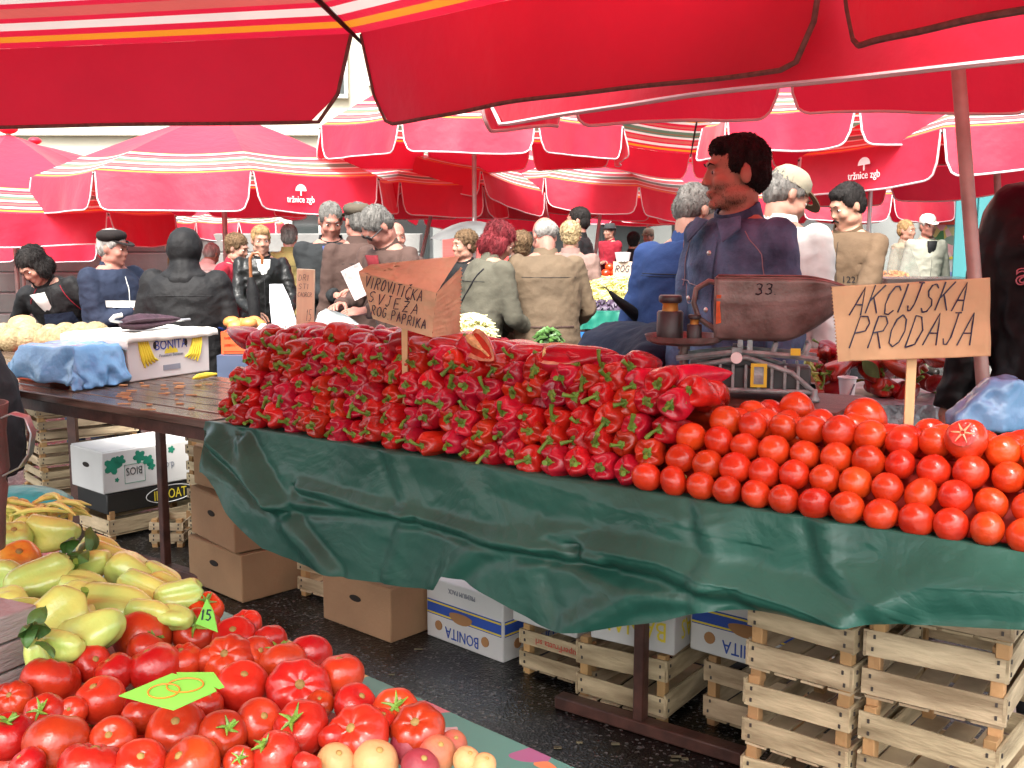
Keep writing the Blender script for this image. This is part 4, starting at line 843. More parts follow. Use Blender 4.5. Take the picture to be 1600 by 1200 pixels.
# ---------------------------------------------------------------- price signs
m_paper = mat('brown_paper', (.48, .30, .16), .8, .14, 5, bump=.5, bs=11); m_paper2 = mat('pale_bag_paper', (.64, .47, .28), .75, .2, 9, bump=.8, bs=16); m_stick = mat('sign_stick', (.62, .44, .22), .7, .15, 4, stretch=(6, 6, 1)); m_ink = mat('blue_black_ink', (.012, .014, .05), .5)
def zig(mb_pts, a, b, n=22, r=.0025):
    out = []
    for k in range(n): p = V(a).lerp(V(b), k / n); out.append((p.x + (r if k % 2 else -r), p.y))
    return out
def to_local(t, px, py, Y): return px
def sign_right():
    Y = 2.36; o = P(1418, 690, Y); t = thing('price_sign', 'brown paper sign on a stick in the tomatoes, two handwritten lines', 'sign', o, R(-4)); k = Y / FPX
    def l(x, y): return ((x - 1418) * k, (690 - y) * k * 1.01)
    pts = [l(1525, 432), l(1533, 552)] + [l(1303, 563)] + [tuple(p) for p in zig(None, l(1301, 560), l(1288, 447))]
    sh = MB(); W_, H_ = 26, 14
    def fn(u, v):
        a = V(l(1288, 447)).lerp(V(l(1525, 432)), u) if 0 else None
        x = (1 - v) * ((1 - u) * l(1288, 447)[0] + u * l(1525, 432)[0]) + v * ((1 - u) * l(1302, 563)[0] + u * l(1533, 552)[0]); z = (1 - v) * ((1 - u) * l(1288, 447)[1] + u * l(1525, 432)[1]) + v * ((1 - u) * l(1302, 563)[1] + u * l(1533, 552)[1])
        return x, z
    def bend(x, z): return -.012 - .010 * math.sin((x + .17) * 7) - .004 * noise.noise(V((x * 20, z * 20, 1)))
    NU = 44
    sh.grid(lambda u, v: V((fn(u, v)[0] + (.0025 if round(v * NU) % 2 else -.0025) * (u < .001), bend(*fn(u, v)), fn(u, v)[1])), 24, NU)
    pp = sh.build('paper', m_paper, t, angle=180); pp.modifiers.new('s', 'SOLIDIFY').thickness = .0012
    fo = MB(); fo.grid(lambda u, v: V((fn(u * .075, v)[0] + (.002 if round(v * NU) % 2 else -.002) * (u > .99), bend(*fn(u * .075, v)) - .003, fn(u * .075, v)[1])), 3, NU); fo.build('folded_edge', m_paper, pp, angle=180)
    le = MB(); sk_ = (l(1525, 432)[1] - l(1288, 447)[1]) / (l(1525, 432)[0] - l(1288, 447)[0])
    fl_ = lambda X, Z: (X, bend(X, Z) - .0035, Z)
    strokes(le, 'AKCIJSKA', l(1316, 0)[0], l(0, 490)[1], 44 * k, 17 * k, .0016, .32, .4, flat=fl_, step=sk_ * .9, seed=3); strokes(le, 'PRODAJA', l(1318, 0)[0], l(0, 543)[1], 50 * k, 20 * k, .0016, .28, .38, flat=fl_, step=sk_ * .8, seed=6)
    le.build('lettering', m_ink, pp); MB().box((l(1418, 0)[0], .0, (690 - 480) * k / 2 - .03), (.021, .006, (690 - 480) * k + .06)).build('stick', m_stick, t, bevel=.001)
sign_right()
def sign_left():
    Y = 3.0; o = P(632, 585, Y); t = thing('price_sign', 'crumpled brown paper bag sign on a stick in the peppers, three handwritten lines', 'sign', o, R(-14)); k = Y / FPX; c = math.cos(R(14))
    def l(x, y): return ((x - 632) * k / c, (585 - y) * k)
    tl, tr, br, bl_ = l(563, 424), l(690, 455), l(682, 524), l(584, 498)
    def q4(A, B, C, D, u, v): return ((1 - v) * ((1 - u) * A[0] + u * B[0]) + v * ((1 - u) * D[0] + u * C[0]), (1 - v) * ((1 - u) * A[1] + u * B[1]) + v * ((1 - u) * D[1] + u * C[1]))
    cr = lambda x, z: .010 * noise.noise(V((x * 14, z * 14, 4))) + .010 * abs(noise.noise(V((x * 24, z * 24, 2))))
    f = MB(); f.grid(lambda u, v: V((q4(tl, tr, br, bl_, u, v)[0], -.012 + cr(*q4(tl, tr, br, bl_, u, v)) - .02 * u, q4(tl, tr, br, bl_, u, v)[1])), 22, 16); pp = f.build('bag_front', m_paper2, t, angle=180)
    T1, T2 = l(574, 414), l(706, 400)
    g = MB(); g.grid(lambda u, v: V(((1 - v) * q4(tl, tr, tr, tl, u, 0)[0] + v * ((1 - u) * T1[0] + u * T2[0]), -.032 * u - .012 * (1 - u) + .10 * v * u + .03 * v + cr(u, v), (1 - v) * q4(tl, tr, tr, tl, u, 0)[1] + v * ((1 - u) * T1[1] + u * T2[1]))), 20, 10); g.build('bag_top', m_paper2, pp, angle=180)
    B1, B2 = l(715, 440), l(708, 522); NU = 36
    h = MB(); h.grid(lambda u, v: V((q4(tr, (T2[0] + .01, (1 - .0) * B1[1]), B2, br, u, v)[0] + (.002 if round(v * NU) % 2 else -.002) * (u > .99), -.032 + .11 * u + cr(u, v), q4(tr, (T2[0], T2[1] - .03), B2, br, u, v)[1])), 8, NU); h.build('bag_side', m_paper2, pp, angle=180)
    le = MB(); sl_ = (tr[1] - tl[1]) / (tr[0] - tl[0]); fl_ = lambda X, Z: (X, -.014 + cr(X, Z) - .02 * max(0, min(1, (X - tl[0]) / (tr[0] - tl[0]))) - .003, Z)
    strokes(le, 'VIROVITIČKA', l(573, 0)[0], l(0, 448)[1], 17 * k, 7.2 * k, .0014, .3, .42, flat=fl_, step=sl_, seed=2); strokes(le, 'SVJEŽA', l(578, 0)[0], l(0, 471)[1], 16 * k, 10 * k, .0014, .3, .5, flat=fl_, step=sl_, seed=5); strokes(le, 'ROG.PAPRIKA', l(583, 0)[0], l(0, 491)[1], 15 * k, 6.6 * k, .0014, .2, .42, flat=fl_, step=sl_, seed=8)
    le.build('lettering', m_ink, pp); MB().box((0, .006, .04), (.016, .007, .26)).build('stick', m_stick, t)
sign_left()
Yb = 3.72; k_ = Yb / FPX; o_ = P(476, 560, Yb); tb = thing('price_board', 'narrow pale wooden board with faint handwriting standing in the peppers', 'sign', o_, R(-10)); tb.rotation_euler = (0, R(2.5), R(-10))
MB().box((0, 0, 67 * k_), (29 * k_, .01, 146 * k_)).build('board', mat('pale_board', (.78, .70, .46), .6, .12, 5, stretch=(8, 8, 1)), tb, bevel=.002)
le = MB(); strokes(le, 'DR1', -11 * k_, 122 * k_, 9 * k_, 5 * k_, .0007, .1, .4, y=-.0055); strokes(le, 'ST1', -11 * k_, 109 * k_, 8 * k_, 5 * k_, .0007, .1, .4, y=-.0055); strokes(le, 'CAORCR', -12 * k_, 97 * k_, 7 * k_, 3 * k_, .0006, .1, .3, y=-.0055); strokes(le, '15', 2 * k_, 60 * k_, 18 * k_, 5 * k_, .0007, .1, .3, y=-.0055); le.build('lettering', m_ink, tb)
from mathutils.bvhtree import BVHTree
# ---------------------------------------------------------------- people
def cloth(name, c, bump=.35, bs=18, rough=.85, var=.2, vs=4, **k): return mat(name, [x * .42 for x in c], rough, var, vs, bump=bump, bs=bs, spec=.25, **k)
m_skin = mat('skin_light', (.30, .15, .10), .65, .2, 14, col2=(.37, .185, .13)); m_skin2 = mat('skin_tanned', (.37, .18, .115), .6, .2, 16, col2=(.45, .23, .155)); m_skin3 = mat('skin_ruddy', (.30, .125, .09), .65, .2, 14)
for q_ in (m_skin, m_skin2, m_skin3):
    pb_ = [n for n in q_.node_tree.nodes if n.type == 'BSDF_PRINCIPLED'][0]; pb_.inputs['Subsurface Weight'].default_value = .18; pb_.inputs['Subsurface Scale'].default_value = .02
m_eye = mat('eye_white', (.6, .56, .52), .2); m_iris = mat('iris', (.02, .012, .008), .15); m_lip = mat('lip', (.36, .11, .09), .5)
H_ = {k: mat('hair_' + k, c, .7, .45, 40, bump=.5, bs=90, stretch=(1, 1, .3), spec=.2) for k, c in dict(black=(.010, .008, .007), grey=(.11, .105, .095), white=(.25, .24, .22), brown=(.10, .06, .03), blond=(.24, .15, .065), auburn=(.12, .012, .016), pale=(.32, .24, .13)).items()}
C_ = dict(denim=mat('denim', (.030, .075, .155), .85, .4, 9, col2=(.12, .22, .37), bump=.3, bs=60), blue=cloth('blue_jacket_cloth', (.035, .085, .27)), white=cloth('white_shirt_cloth', (1.3, 1.3, 1.2), .4, 9), brown=cloth('tan_sweater', (.22, .14, .08)), black=cloth('black_cloth', (.012, .012, .013), rough=.7),
    blackshine=cloth('black_shell_cloth', (.010, .010, .011), .5, 9, .45), coat=cloth('brown_coat', (.24, .17, .105)), green=cloth('grey_green_coat', (.17, .16, .115)), pink=cloth('pink_coat', (.42, .27, .23)), red=cloth('red_cloth', (.48, .02, .045)), suit=cloth('dark_suit', (.028, .032, .034)), bshirt=cloth('blue_shirt', (.12, .17, .46)),
    leather=cloth('black_leather', (.013, .014, .013), .5, 14, .35), navy=cloth('navy_cloth', (.028, .042, .085)), jbrown=cloth('brown_blazer', (.13, .075, .06)), beige=cloth('beige_coat', (.45, .38, .27)), sage=cloth('pale_coat', (.62, .62, .50)), grey=cloth('grey_coat', (.07, .075, .078)), tan=cloth('tan_cloth', (.38, .24, .1)), jeans=cloth('jeans', (.06, .10, .2)), dark=cloth('dark_trousers', (.02, .02, .024)), olive=cloth('olive_vest', (.35, .27, .09)), capb=cloth('beige_cap', (.55, .50, .36)), capd=cloth('dark_cap', (.02, .013, .012)), capg=cloth('brown_flat_cap', (.16, .13, .09)), wine=cloth('wine_shirt', (.28, .02, .03)), shoe=mat('shoe', (.02, .016, .014), .4))
HIPZ = .93
def wrk(p, seed):
    q = V((p.x * 7 + seed, p.y * 7, p.z * 4)); a = noise.noise(q) * .010; q2 = V((p.x * 10 + p.z * 9 + seed, p.y * 10, p.z * 11 - p.x * 5)); b = .5 - abs(noise.noise(q2)) * 2
    return a + b * .007 + .002 * noise.noise(p * 40)
def ik(S, Hd, a, b, pref):
    d = Hd - S; L = min(d.length, (a + b) * .999); d.normalize(); Hd = S + d * L; x = (a * a - b * b + L * L) / (2 * L); hh = math.sqrt(max(0, a * a - x * x))
    p = V(pref); p = (p - d * p.dot(d)); p = p.normalized() if p.length > 1e-5 else V((0, 1, 0)); return S + d * x + p * hh, Hd
def hand_mb(w, f, nrm, side, curl=.5, sc=1):
    f = f.normalized(); nrm = (nrm - f * nrm.dot(f)).normalized(); a = f.cross(nrm).normalized() * side; mb = MB(); c = w + f * .05 * sc
    mb.rings([[w + f * t * sc + a * rx * sc * math.cos(q) + nrm * ry * sc * math.sin(q) for q in [2 * PI * i / 12 for i in range(12)]] for t, rx, ry in ((-.02, .024, .02), (.01, .03, .019), (.045, .04, .018), (.08, .041, .014), (.092, .034, .01))])
    for k, (o, L) in enumerate(((-.03, .062), (-.010, .074), (.011, .07), (.030, .054))):
        p = w + f * .08 * sc + a * o * sc; d = f.copy(); pts = [p - f * .015 * sc, p]
        for j in range(3):
            d = (d + nrm * curl * (.55 + .2 * j + .08 * k)).normalized(); p = p + d * L * sc * (.45, .32, .25)[j]; pts.append(p)
        mb.tube(pts, [.0095 * sc, .0092 * sc, .0085 * sc, .0075 * sc, .005 * sc], 7)
    p = w + f * .03 * sc - a * .03 * sc; mb.tube([p, p + (f * .5 - a * .8 + nrm * .3) * .03 * sc, p + (f * 1.3 - a * 1.0 + nrm * .9) * .036 * sc, p + (f * 1.9 - a * .8 + nrm * 1.5) * .040 * sc], [.013 * sc, .012 * sc, .010 * sc, .006 * sc], 7); return mb
def head_prims(mb, T, nose=1, fat=1):
    e = lambda c, r: mb.ell(c, r, 14, 10, T)
    e((0, .015, .035), (.073, .095, .083)); e((0, -.022, -.025), (.060 * fat, .066, .085)); e((0, -.03, -.082), (.046 * fat, .05, .034)); e((0, -.070, -.099), (.021, .018, .017)); e((0, -.072, .026), (.046, .022, .014))
    mb.cap_((0, -.082, .014), (0, -.099 - .02 * (nose - 1), -.030), .0075, .0105 * nose, 8, T); e((-.012, -.094, -.034), (.009, .010, .008)); e((.012, -.094, -.034), (.009, .010, .008))
    for s in (-1, 1):
        e((s * .038, -.056, -.03), (.024, .028, .024)); e((s * .074, .014, -.010), (.010, .019, .031)); e((s * .045, -.005, -.07), (.022, .05, .03)); e((s * .031, -.070, .000), (.018, .012, .011))
    e((0, -.083, -.062), (.023, .012, .006)); e((0, -.081, -.072), (.019, .012, .007))
def surf(o):
    bm = bmesh.new(); bm.from_mesh(o.data); b = BVHTree.FromBMesh(bm); bm.free()
    def f(x, z, s=-1, off=.002):      # s=-1: the front (seen from -y), +1: the back
        h = b.ray_cast(V((x, s * 2, z)), V((0, -s, 0)))
        return h[0] + h[1] * off if h[0] is not None else V((x, s * .13, z))
    return f
def patch(jk, parent, name, m, quad, s=-1, off=.003, n=10):      # quad of (x, z) corners laid on the cloth
    f = surf(jk); a, b, c, d = [V(q) for q in quad]
    return MB().grid(lambda u, v: f(*(a.lerp(b, u).lerp(d.lerp(c, u), v)), s, off), n, n).build(name, m, parent)
def seam(jk, parent, name, m, pts, s=-1, r=.0016, off=.002):
    f = surf(jk); q = []
    for a, b in zip(pts, pts[1:]):
        for k in range(6): p = V(a).lerp(V(b), k / 6); q.append(f(p.x, p.y, s, off))
    q.append(f(*pts[-1], s, off)); return MB().tube(q, r, 5).build(name, m, parent)
def decal(jk, parent, txt, size, m, x, z, s=1, outline=True, sx=1):
    f = surf(jk); cu = bpy.data.curves.new('t', 'FONT'); cu.body = txt; cu.size = size; cu.align_x = 'CENTER'
    if outline: cu.fill_mode = 'NONE'; cu.bevel_depth = .0016
    o = bpy.data.objects.new('t', cu); TS.collection.objects.link(o); VL.update(); dg = VL.depsgraph; me = bpy.data.meshes.new_from_object(o.evaluated_get(dg)); bpy.data.objects.remove(o)
    for v in me.vertices: v.co = f(x - s * v.co.x * sx, z + v.co.y, s, .003 + v.co.z)
    me.materials.clear(); me.materials.append(m); ob = bpy.data.objects.new('lettering', me); COL.objects.link(ob); ob.parent = parent; return ob
def strands(ho, HT, n, L, style):
    rn = random.Random(1); me = ho.data; vs = me.vertices; I = HT.to_3x3(); mb = MB(); up = I @ V((0, .25, 1)); crown = HT @ V((0, .03, .13))
    for _ in range(n):
        v = vs[rn.randrange(len(vs))]; p = v.co.copy(); nn = v.normal.copy(); away = (p - crown); away = away - nn * away.dot(nn)
        away = away.normalized() if away.length > 1e-4 else V((0, 0, -1)); j = V((rn.gauss(0, 1), rn.gauss(0, 1), rn.gauss(0, 1)))
        k = 1.0 if style == 'curly' else .35; d = (away + nn * (.55 if style == 'curly' else .22) + j * k * .4).normalized(); l = L * rn.uniform(.5, 1.2)
        mb.tube([p - nn * .002, p + d * l * .5 + nn * .001, p + d * l - nn * .004 + j * l * .12], [.0013, .0011, .0003], 3, cap=False)
    bm = bmesh.new(); bm.from_mesh(me); t = mb.mesh('x', list(me.materials), True); bm.from_mesh(t); bm.to_mesh(me); bm.free(); bpy.data.meshes.remove(t)
    me.polygons.foreach_set('use_smooth', [True] * len(me.polygons))
def person(label, px, ytop, Y, face, lean=0, head=(0, 0, 0), coat='black', hem=.86, trs='dark', hair=('short', 'grey'), hat=None, skin=None, arms=None, bulk=1.0, flare=1.0, side=0, vox=.0125, hunch=0, curl=.6, shirt=None, detail=False, hands=True, palm=(0, 0, -1), clothname='jacket', nose=1, fat=1, seed=0, scale=None, group=None, fringe=0, legs=True):
    skin = skin or m_skin; rz = R(face); ln = R(lean); sd_ = R(side)
    Bm = Matrix.Translation((0, 0, HIPZ)) @ Matrix.Rotation(sd_, 4, 'Y') @ Matrix.Rotation(ln, 4, 'X') @ Matrix.Translation((0, 0, -HIPZ))
    def B(p):
        p = V(p)
        if p.z <= HIPZ: return p
        k = min(1, (p.z - HIPZ) / .25); a = Matrix.Translation((0, 0, HIPZ)) @ Matrix.Rotation(sd_ * k, 4, 'Y') @ Matrix.Rotation(ln * k, 4, 'X') @ Matrix.Translation((0, 0, -HIPZ)); return a @ p
    hu = R(hunch); NK = V((0, .015, 1.49)); HT = Bm @ Matrix.Translation(NK) @ Matrix.Rotation(hu, 4, 'X') @ Matrix.Translation((0, -.026, .128)) @ Matrix.Rotation(R(head[0]), 4, 'Z') @ Matrix.Rotation(R(head[1]), 4, 'X') @ Matrix.Rotation(R(head[2]), 4, 'Y')
    topz = (HT @ V((0, .01, .125))).z; hl = HT @ V((0, 0, 0))
    tgt = P(px, ytop, Y); sc = scale or max(.84, min(1.16, tgt.z / topz)); Rz = Matrix.Rotation(rz, 3, 'Z'); off = Rz @ V((hl.x, hl.y, 0)) * sc
    loc = V((tgt.x - off.x, tgt.y - off.y, 0))
    if scale: loc.z = 0
    t = thing('person', label, 'person', loc, rz, group); t.scale = (sc,) * 3
    if abs(tgt.z / topz - sc) > .01: print('PERSON', label[:30], 'scale', round(tgt.z / topz, 3))
    # joints
    SH = {s: B((s * .185 * (1 + (bulk - 1) * .5), .005, 1.415)) for s in (-1, 1)}; HD = {}; EL = {}
    for s in (-1, 1):
        tg = (arms or {}).get(s); pref = (s * .5, .6, -.5)
        if tg is None: tg = B((s * .27 * bulk, -.02, .82)); tg.z = max(tg.z, .60); pref = (s * .3, 1, 0)
        EL[s], HD[s] = ik(SH[s], V(tg), .30, .26, pref)
    # clothing torso, sleeves, trousers
    def torso(mb, g, z0, top=1.475, hf=1):
        prof = [(z0, .165 * (1 + (hf - 1)), .12 * hf)] + ([(.75, .172 * (1 + (hf - 1) * .6), .122 * (1 + (hf - 1) * .6))] if z0 < .7 else []) + [(.93, .168, .118), (1.06, .158, .112), (1.2, .172, .118), (1.32, .186, .118), (1.40, .184, .1), (1.445, .15, .082), (top, .08, .066)]
        mb.rings([[B((math.cos(q) * (rx * bulk + g) * (1 + .06 * math.cos(2 * q) ** 2), math.sin(q) * (ry * bulk + g) + .008, z)) for q in [2 * PI * i / 24 for i in range(24)]] for z, rx, ry in prof])
    bd = MB(); torso(bd, -.014, .9, 1.5); head_prims(bd, HT, nose, fat); hb = HT @ V((0, .022, -.07)); bd.cap_(tuple(B((0, .022, 1.44))), tuple(hb), .060, .055, 12)
    ex = MB()
    for s in (-1, 1):
        bd.cap_(SH[s], EL[s], .046, .040, 10); bd.cap_(EL[s], HD[s], .040, .026, 10)
        if legs: bd.cap_((s * .09, 0, .9), (s * .095, -.012, .49), .085, .055, 10); bd.cap_((s * .095, -.012, .49), (s * .095, .015, .09), .054, .036, 10); bd.cap_((s * .095, .03, .04), (s * .105, -.13, .035), .036, .032, 10)
        if hands:
            h = hand_mb(HD[s], HD[s] - EL[s], V(palm) + V((-s * .5, 0, 0)), s, curl); ex.add(h.v, h.f)
    body = clay(bd, 'body', skin, t, vox * (.62 if detail else .8), 2, extra=ex)
    for s in (-1, 1):
        if abs(((rz + R(head[0]) + PI) % (2 * PI)) - PI) < R(140):
            c = HT @ V((s * .031, -.0755, .001)); MB(HT).ell((s * .031, -.0745, .0), (.0125, .0088, .0062), 10, 8).build('eye', m_eye, t)
            MB(HT).ell((s * .031, -.0815, .0), (.0062, .004, .0058), 8, 6).build('iris', m_iris, t.children[-1] if False else bpy.data.objects[[o for o in t.children][-1].name])
            MB(HT).tube([(s * .014, -.0925, .022), (s * .032, -.091, .029), (s * .05, -.080, .022)], [.0018, .003, .0012], 6).build('eyebrow', H_[hair[1]] if hair[1] not in ('white',) else H_['grey'], t)
    cm = C_[coat]; jk = MB(); torso(jk, .018, hem, hf=flare)
    for s in (-1, 1):
        jk.cap_(SH[s] + V((-s * .01, 0, 0)), EL[s], .066 * bulk, .058, 12); w = EL[s].lerp(HD[s], .93); jk.tube([EL[s], EL[s].lerp(w, .5), w], [.058, .053, .046], 12)
    jacket = clay(jk, clothname, cm, t, vox, 3, dfun=lambda p: wrk(p, seed))
    t['_'] = 0; del t['_']
    if legs:
        tr = MB()
        for s in (-1, 1): tr.cap_((s * .088, 0, .9), (s * .097, -.012, .49), .098, .070, 12); tr.cap_((s * .097, -.012, .49), (s * .1, .012, .10), .070, .060, 12)
        tr.ell((0, .0, .90), (.16, .115, .11)); clay(tr, 'trousers', C_[trs], t, .016, 3, disp=.006, ds=9)
        for s in (-1, 1): MB().cap_((s * .1, .03, .045), (s * .108, -.14, .038), .047, .042, 12).build('shoe', C_['shoe'], t)
    if not detail and abs(lean) < 40:
        ds_ = mat('dark_seam', (.012, .012, .013), .9)
        if not hat == 'none':
            seam(jacket, jacket, 'front_opening', ds_, [(0, 1.36), (0, hem + .06)], -1, .0022); seam(jacket, jacket, 'yoke_seam', ds_, [(-.15 * bulk, 1.34), (.15 * bulk, 1.34)], 1, .0018); seam(jacket, jacket, 'side_pocket', ds_, [(-.12 * bulk, 1.06), (-.07, .98)], -1, .0025); seam(jacket, jacket, 'side_pocket', ds_, [(.12 * bulk, 1.06), (.07, .98)], -1, .0025)
    # collar
    cl = MB(); N_ = 20
    cl.rings([[B((math.cos(q) * r, .012 + math.sin(q) * r * .85 - .012 * (z - 1.44) * 10, z + (.012 if math.sin(q) > 0 else -.03 * -math.sin(q)))) for q in [2 * PI * i / N_ for i in range(N_)]] for z, r in ((1.43, .098), (1.475, .085), (1.512, .078), (1.512, .070), (1.46, .074))], cap=False)
    cl.build('collar', cm, t)
    if shirt:
        pr = MB(); pr.rings([[B((x * (1 - k * .9), -.118 * bulk - .012 + .04 * (k ** 2) + (0 if abs(x) < .04 else .012), 1.46 - .34 * k)) for x in (-.06, -.03, 0, .03, .06)] for k in (0, .25, .5, .75, 1)], cap=False); s_ = pr.build('shirt', C_[shirt], t); s_.modifiers.new('s', 'SOLIDIFY').thickness = .004
    # hair
    hs_, hc = hair; hm = H_[hc]; hb = MB()
    if hs_ in ('short', 'curly', 'bob', 'receding'):
        e = lambda c, r: hb.ell(c, r, 16, 12, HT)
        if hs_ == 'receding': e((0, .045, .02), (.080, .076, .062))
        else:
            e((0, .022, .045), (.080, .097, .084) if not detail else (.077, .095, .080)); e((0, .055, .0), (.074, .062, .075))
            if fringe: e((0, -.035, .075), (.062, .045, .04))
            for s in (-1, 1): e((s * .062, -.012, .03), (.016, .026, .034))
        if hs_ in ('curly',): e((0, .03, .05), (.090, .106, .088))
        if hs_ == 'bob':
            e((0, .03, .04), (.094, .108, .09)); e((0, .055, -.05), (.092, .07, .085))
            for s in (-1, 1): e((s * .07, -.005, -.04), (.028, .055, .08))
        rough_ = {'short': .0035, 'receding': .0025, 'curly': .007, 'bob': .0035}[hs_]; sq = 1.0 if hs_ == 'curly' else .25
        ho = clay(hb, 'hair', hm, t, .007 if not detail else .0045, 8 if hs_ == 'bob' else 2, dfun=lambda p: rough_ * (noise.noise(V((p.x * 70, p.y * 70, p.z * 70 * sq))) + .8 * noise.noise(V((p.x * 150, p.y * 150, p.z * 110 * sq)))))
        if vox < .016: strands(ho, HT, (3200 if detail else 2200 if hs_ == 'bob' else 1100), {'short': .013, 'receding': .010, 'curly': .016, 'bob': .03}[hs_], hs_)
    elif hs_ == 'hood':
        hb.ell((0, .02, .02), (.115, .125, .135), 16, 12, HT); hb.cap_(tuple(HT @ V((0, .03, -.05))), tuple(B((0, .03, 1.43))), .085, .13, 14); hb.ell(tuple(B((0, .03, 1.45))), (.16, .115, .07), 14, 8); clay(hb, 'hood', cm, t, .011, 4, disp=.008, ds=12)
    if hat == 'flat':
        hh = MB(HT @ Matrix.Rotation(R(-6), 4, 'X')); hh.lathe([(.083, .045), (.098, .07), (.1, .085), (.09, .105), (.06, .12), (.001, .125)], 24, Matrix.Translation((0, .012, 0))); o = hh.build('cap', C_['capd'] if coat == 'navy' else C_['capg'], t, angle=60)
        MB(HT).rings([[V((math.cos(q) * .08 * k, -.045 - math.sin(q) * .1 * k, .052 - .02 * math.sin(q) * k + dz)) for q in [PI * i / 14 for i in range(15)]] for k, dz in ((.6, .006), (1, .004), (1, -.004), (.6, -.002))], closed=True).build('visor', C_['capd'] if coat == 'navy' else C_['capg'], o)
    elif hat in ('cap', 'capw'):
        m = C_['capb'] if hat == 'cap' else C_['white']; hh = MB(HT); hh.lathe([(.086, .035), (.089, .06), (.082, .095), (.06, .122), (.03, .134), (.001, .137)], 24, Matrix.Translation((0, .014, 0)) @ Matrix.Diagonal((.95, 1.12, 1, 1))); o = hh.build('cap', m, t, angle=60)
        MB(HT).rings([[V((math.cos(q) * .07 * k, -.06 - math.sin(q) * .1 * k, .045 - .028 * math.sin(q) * k + dz)) for q in [PI * i / 14 for i in range(15)]] for k, dz in ((.6, .006), (1, .004), (1, -.003), (.6, -.002))], closed=True).build('visor', m if hat == 'capw' else C_['brown'], o)
    elif hat == 'brim':
        hh = MB(HT); hh.lathe([(.125, .045), (.13, .05), (.088, .055), (.08, .12), (.06, .13), (.001, .125)], 22, Matrix.Translation((0, .012, 0))); hh.build('hat', C_['grey'], t, angle=60)
    return t, jacket, HT, B, HD
# 1 the seller
t, jk, HT, B, HD = person('young man in a blue denim jacket standing behind the scale, looking left in profile', 1150, 207, 3.62, -55, coat='denim', hem=.92, trs='jeans', hair=('short', 'black'), skin=m_skin2, head=(-30, 2, 0), vox=.008, detail=True, clothname='denim_jacket', nose=1.05, bulk=.92, fringe=1, seed=3)
m_thr = mat('stitching', (.30, .26, .28), .8); m_btn = mat('metal_button', (.6, .58, .52), .3, metal=.8)
patch(jk, jk, 'placket', C_['denim'], ((-.022, 1.40), (.022, 1.40), (.02, .95), (-.02, .95)), off=.006, n=16)
for z in (1.36, 1.27, 1.18, 1.09): f = surf(jk); p = f(0, z, -1, .007); MB().ell(p, (.009, .005, .009), 10, 6).build('button', m_btn, jk)
seam(jk, jk, 'yoke_seam', m_thr, [(-.19, 1.27), (-.022, 1.255)]); seam(jk, jk, 'yoke_seam', m_thr, [(.022, 1.255), (.19, 1.27)])
for s in (-1, 1):
    q = patch(jk, jk, 'pocket_flap', C_['denim'], ((s * .05, 1.252), (s * .145, 1.258), (s * .145, 1.215), (s * .05, 1.215)), off=.007); MB().ell(surf(jk)(s * .097, 1.215, -1, .009), (.009, .005, .009), 10, 6).build('button', m_btn, q)
    seam(jk, jk, 'pocket_seam', m_thr, [(s * .05, 1.252), (s * .05, 1.215), (s * .097, 1.195), (s * .145, 1.215), (s * .145, 1.258)], off=.008)
    seam(jk, jk, 'shoulder_seam', m_thr, [(s * .105, 1.43), (s * .17, 1.36), (s * .185, 1.25)])
patch(jk, jk, 'tab', C_['red'], ((.132, 1.262), (.148, 1.262), (.148, 1.25), (.132, 1.25)), off=.010, n=3)
for s in (-1, 1): cw = MB(); cw.rings([[B((s * .02, -.105, 1.462)), B((s * .095, -.075, 1.475)), B((s * .115, -.10, 1.435)), B((s * .075, -.135, 1.395))], [B((s * .02, -.111, 1.466)), B((s * .097, -.083, 1.481)), B((s * .119, -.108, 1.438)), B((s * .078, -.143, 1.393))]]); cw.build('collar_wing', C_['denim'], jk, smooth=False, bevel=.003)
sb = MB(); rs_ = random.Random(6); bo = [c for c in t.children if c.name.startswith('body')][0]; HI = HT.inverted(); jaw = []
for v in bo.data.vertices:
    q = HI @ v.co
    if -.118 < q.z < -.028 - .25 * max(0, abs(q.x) - .04) and q.y < .02 and (q.z < -.05 or abs(q.x) > .04 or -.058 < q.z < -.045) and q.length < .16: jaw.append((v.co.copy(), v.normal.copy()))
for _ in range(1300 if jaw else 0):
    p, n_ = rs_.choice(jaw); p = p + V((rs_.gauss(0, .002), rs_.gauss(0, .002), rs_.gauss(0, .002))); sb.tube([p - n_ * .001, p + n_ * .0018 + V((0, 0, -.0028))], [.00042, .0002], 3, cap=False)
if jaw: sb.build('stubble', H_['black'], t)
# others near the stall
t, jk, HT, B, HD = person('grey haired man in a blue blouson seen from behind, left of the denim jacket man', 1088, 293, 4.6, 148, lean=9, head=(-22, 14, 0), coat='blue', trs='jeans', hair=('short', 'grey'), bulk=1.1, hem=.88, seed=1, hunch=10)
wb_ = MB(); wb_.rings([[B((math.cos(q) * .178, .008 + math.sin(q) * .132, z)) for q in [2 * PI * i / 24 for i in range(24)]] for z in (.87, .93)]); wb_.build('waistband', C_['navy'], jk); seam(jk, jk, 'back_seam', C_['navy'], [(-.17, 1.33), (.17, 1.33)], 1)
person('man in a white shirt and beige cap turned away, right behind the denim jacket man', 1232, 268, 4.9, 135, lean=10, head=(-30, 14, 0), coat='white', trs='tan', hair=('short', 'grey'), hat='cap', bulk=1.12, seed=2, clothname='shirt', hunch=8)
t, jk, HT, B, HD = person('moustached dark haired man in a tan sweater, looking down left beside the white pole', 1324, 287, 6.0, -42, lean=4, head=(-28, 16, 0), coat='brown', trs='dark', hair=('short', 'black'), skin=m_skin2, arms={-1: (-.18, -.34, 1.02), 1: (.10, -.36, 1.0)}, seed=4, fringe=1, clothname='sweater')
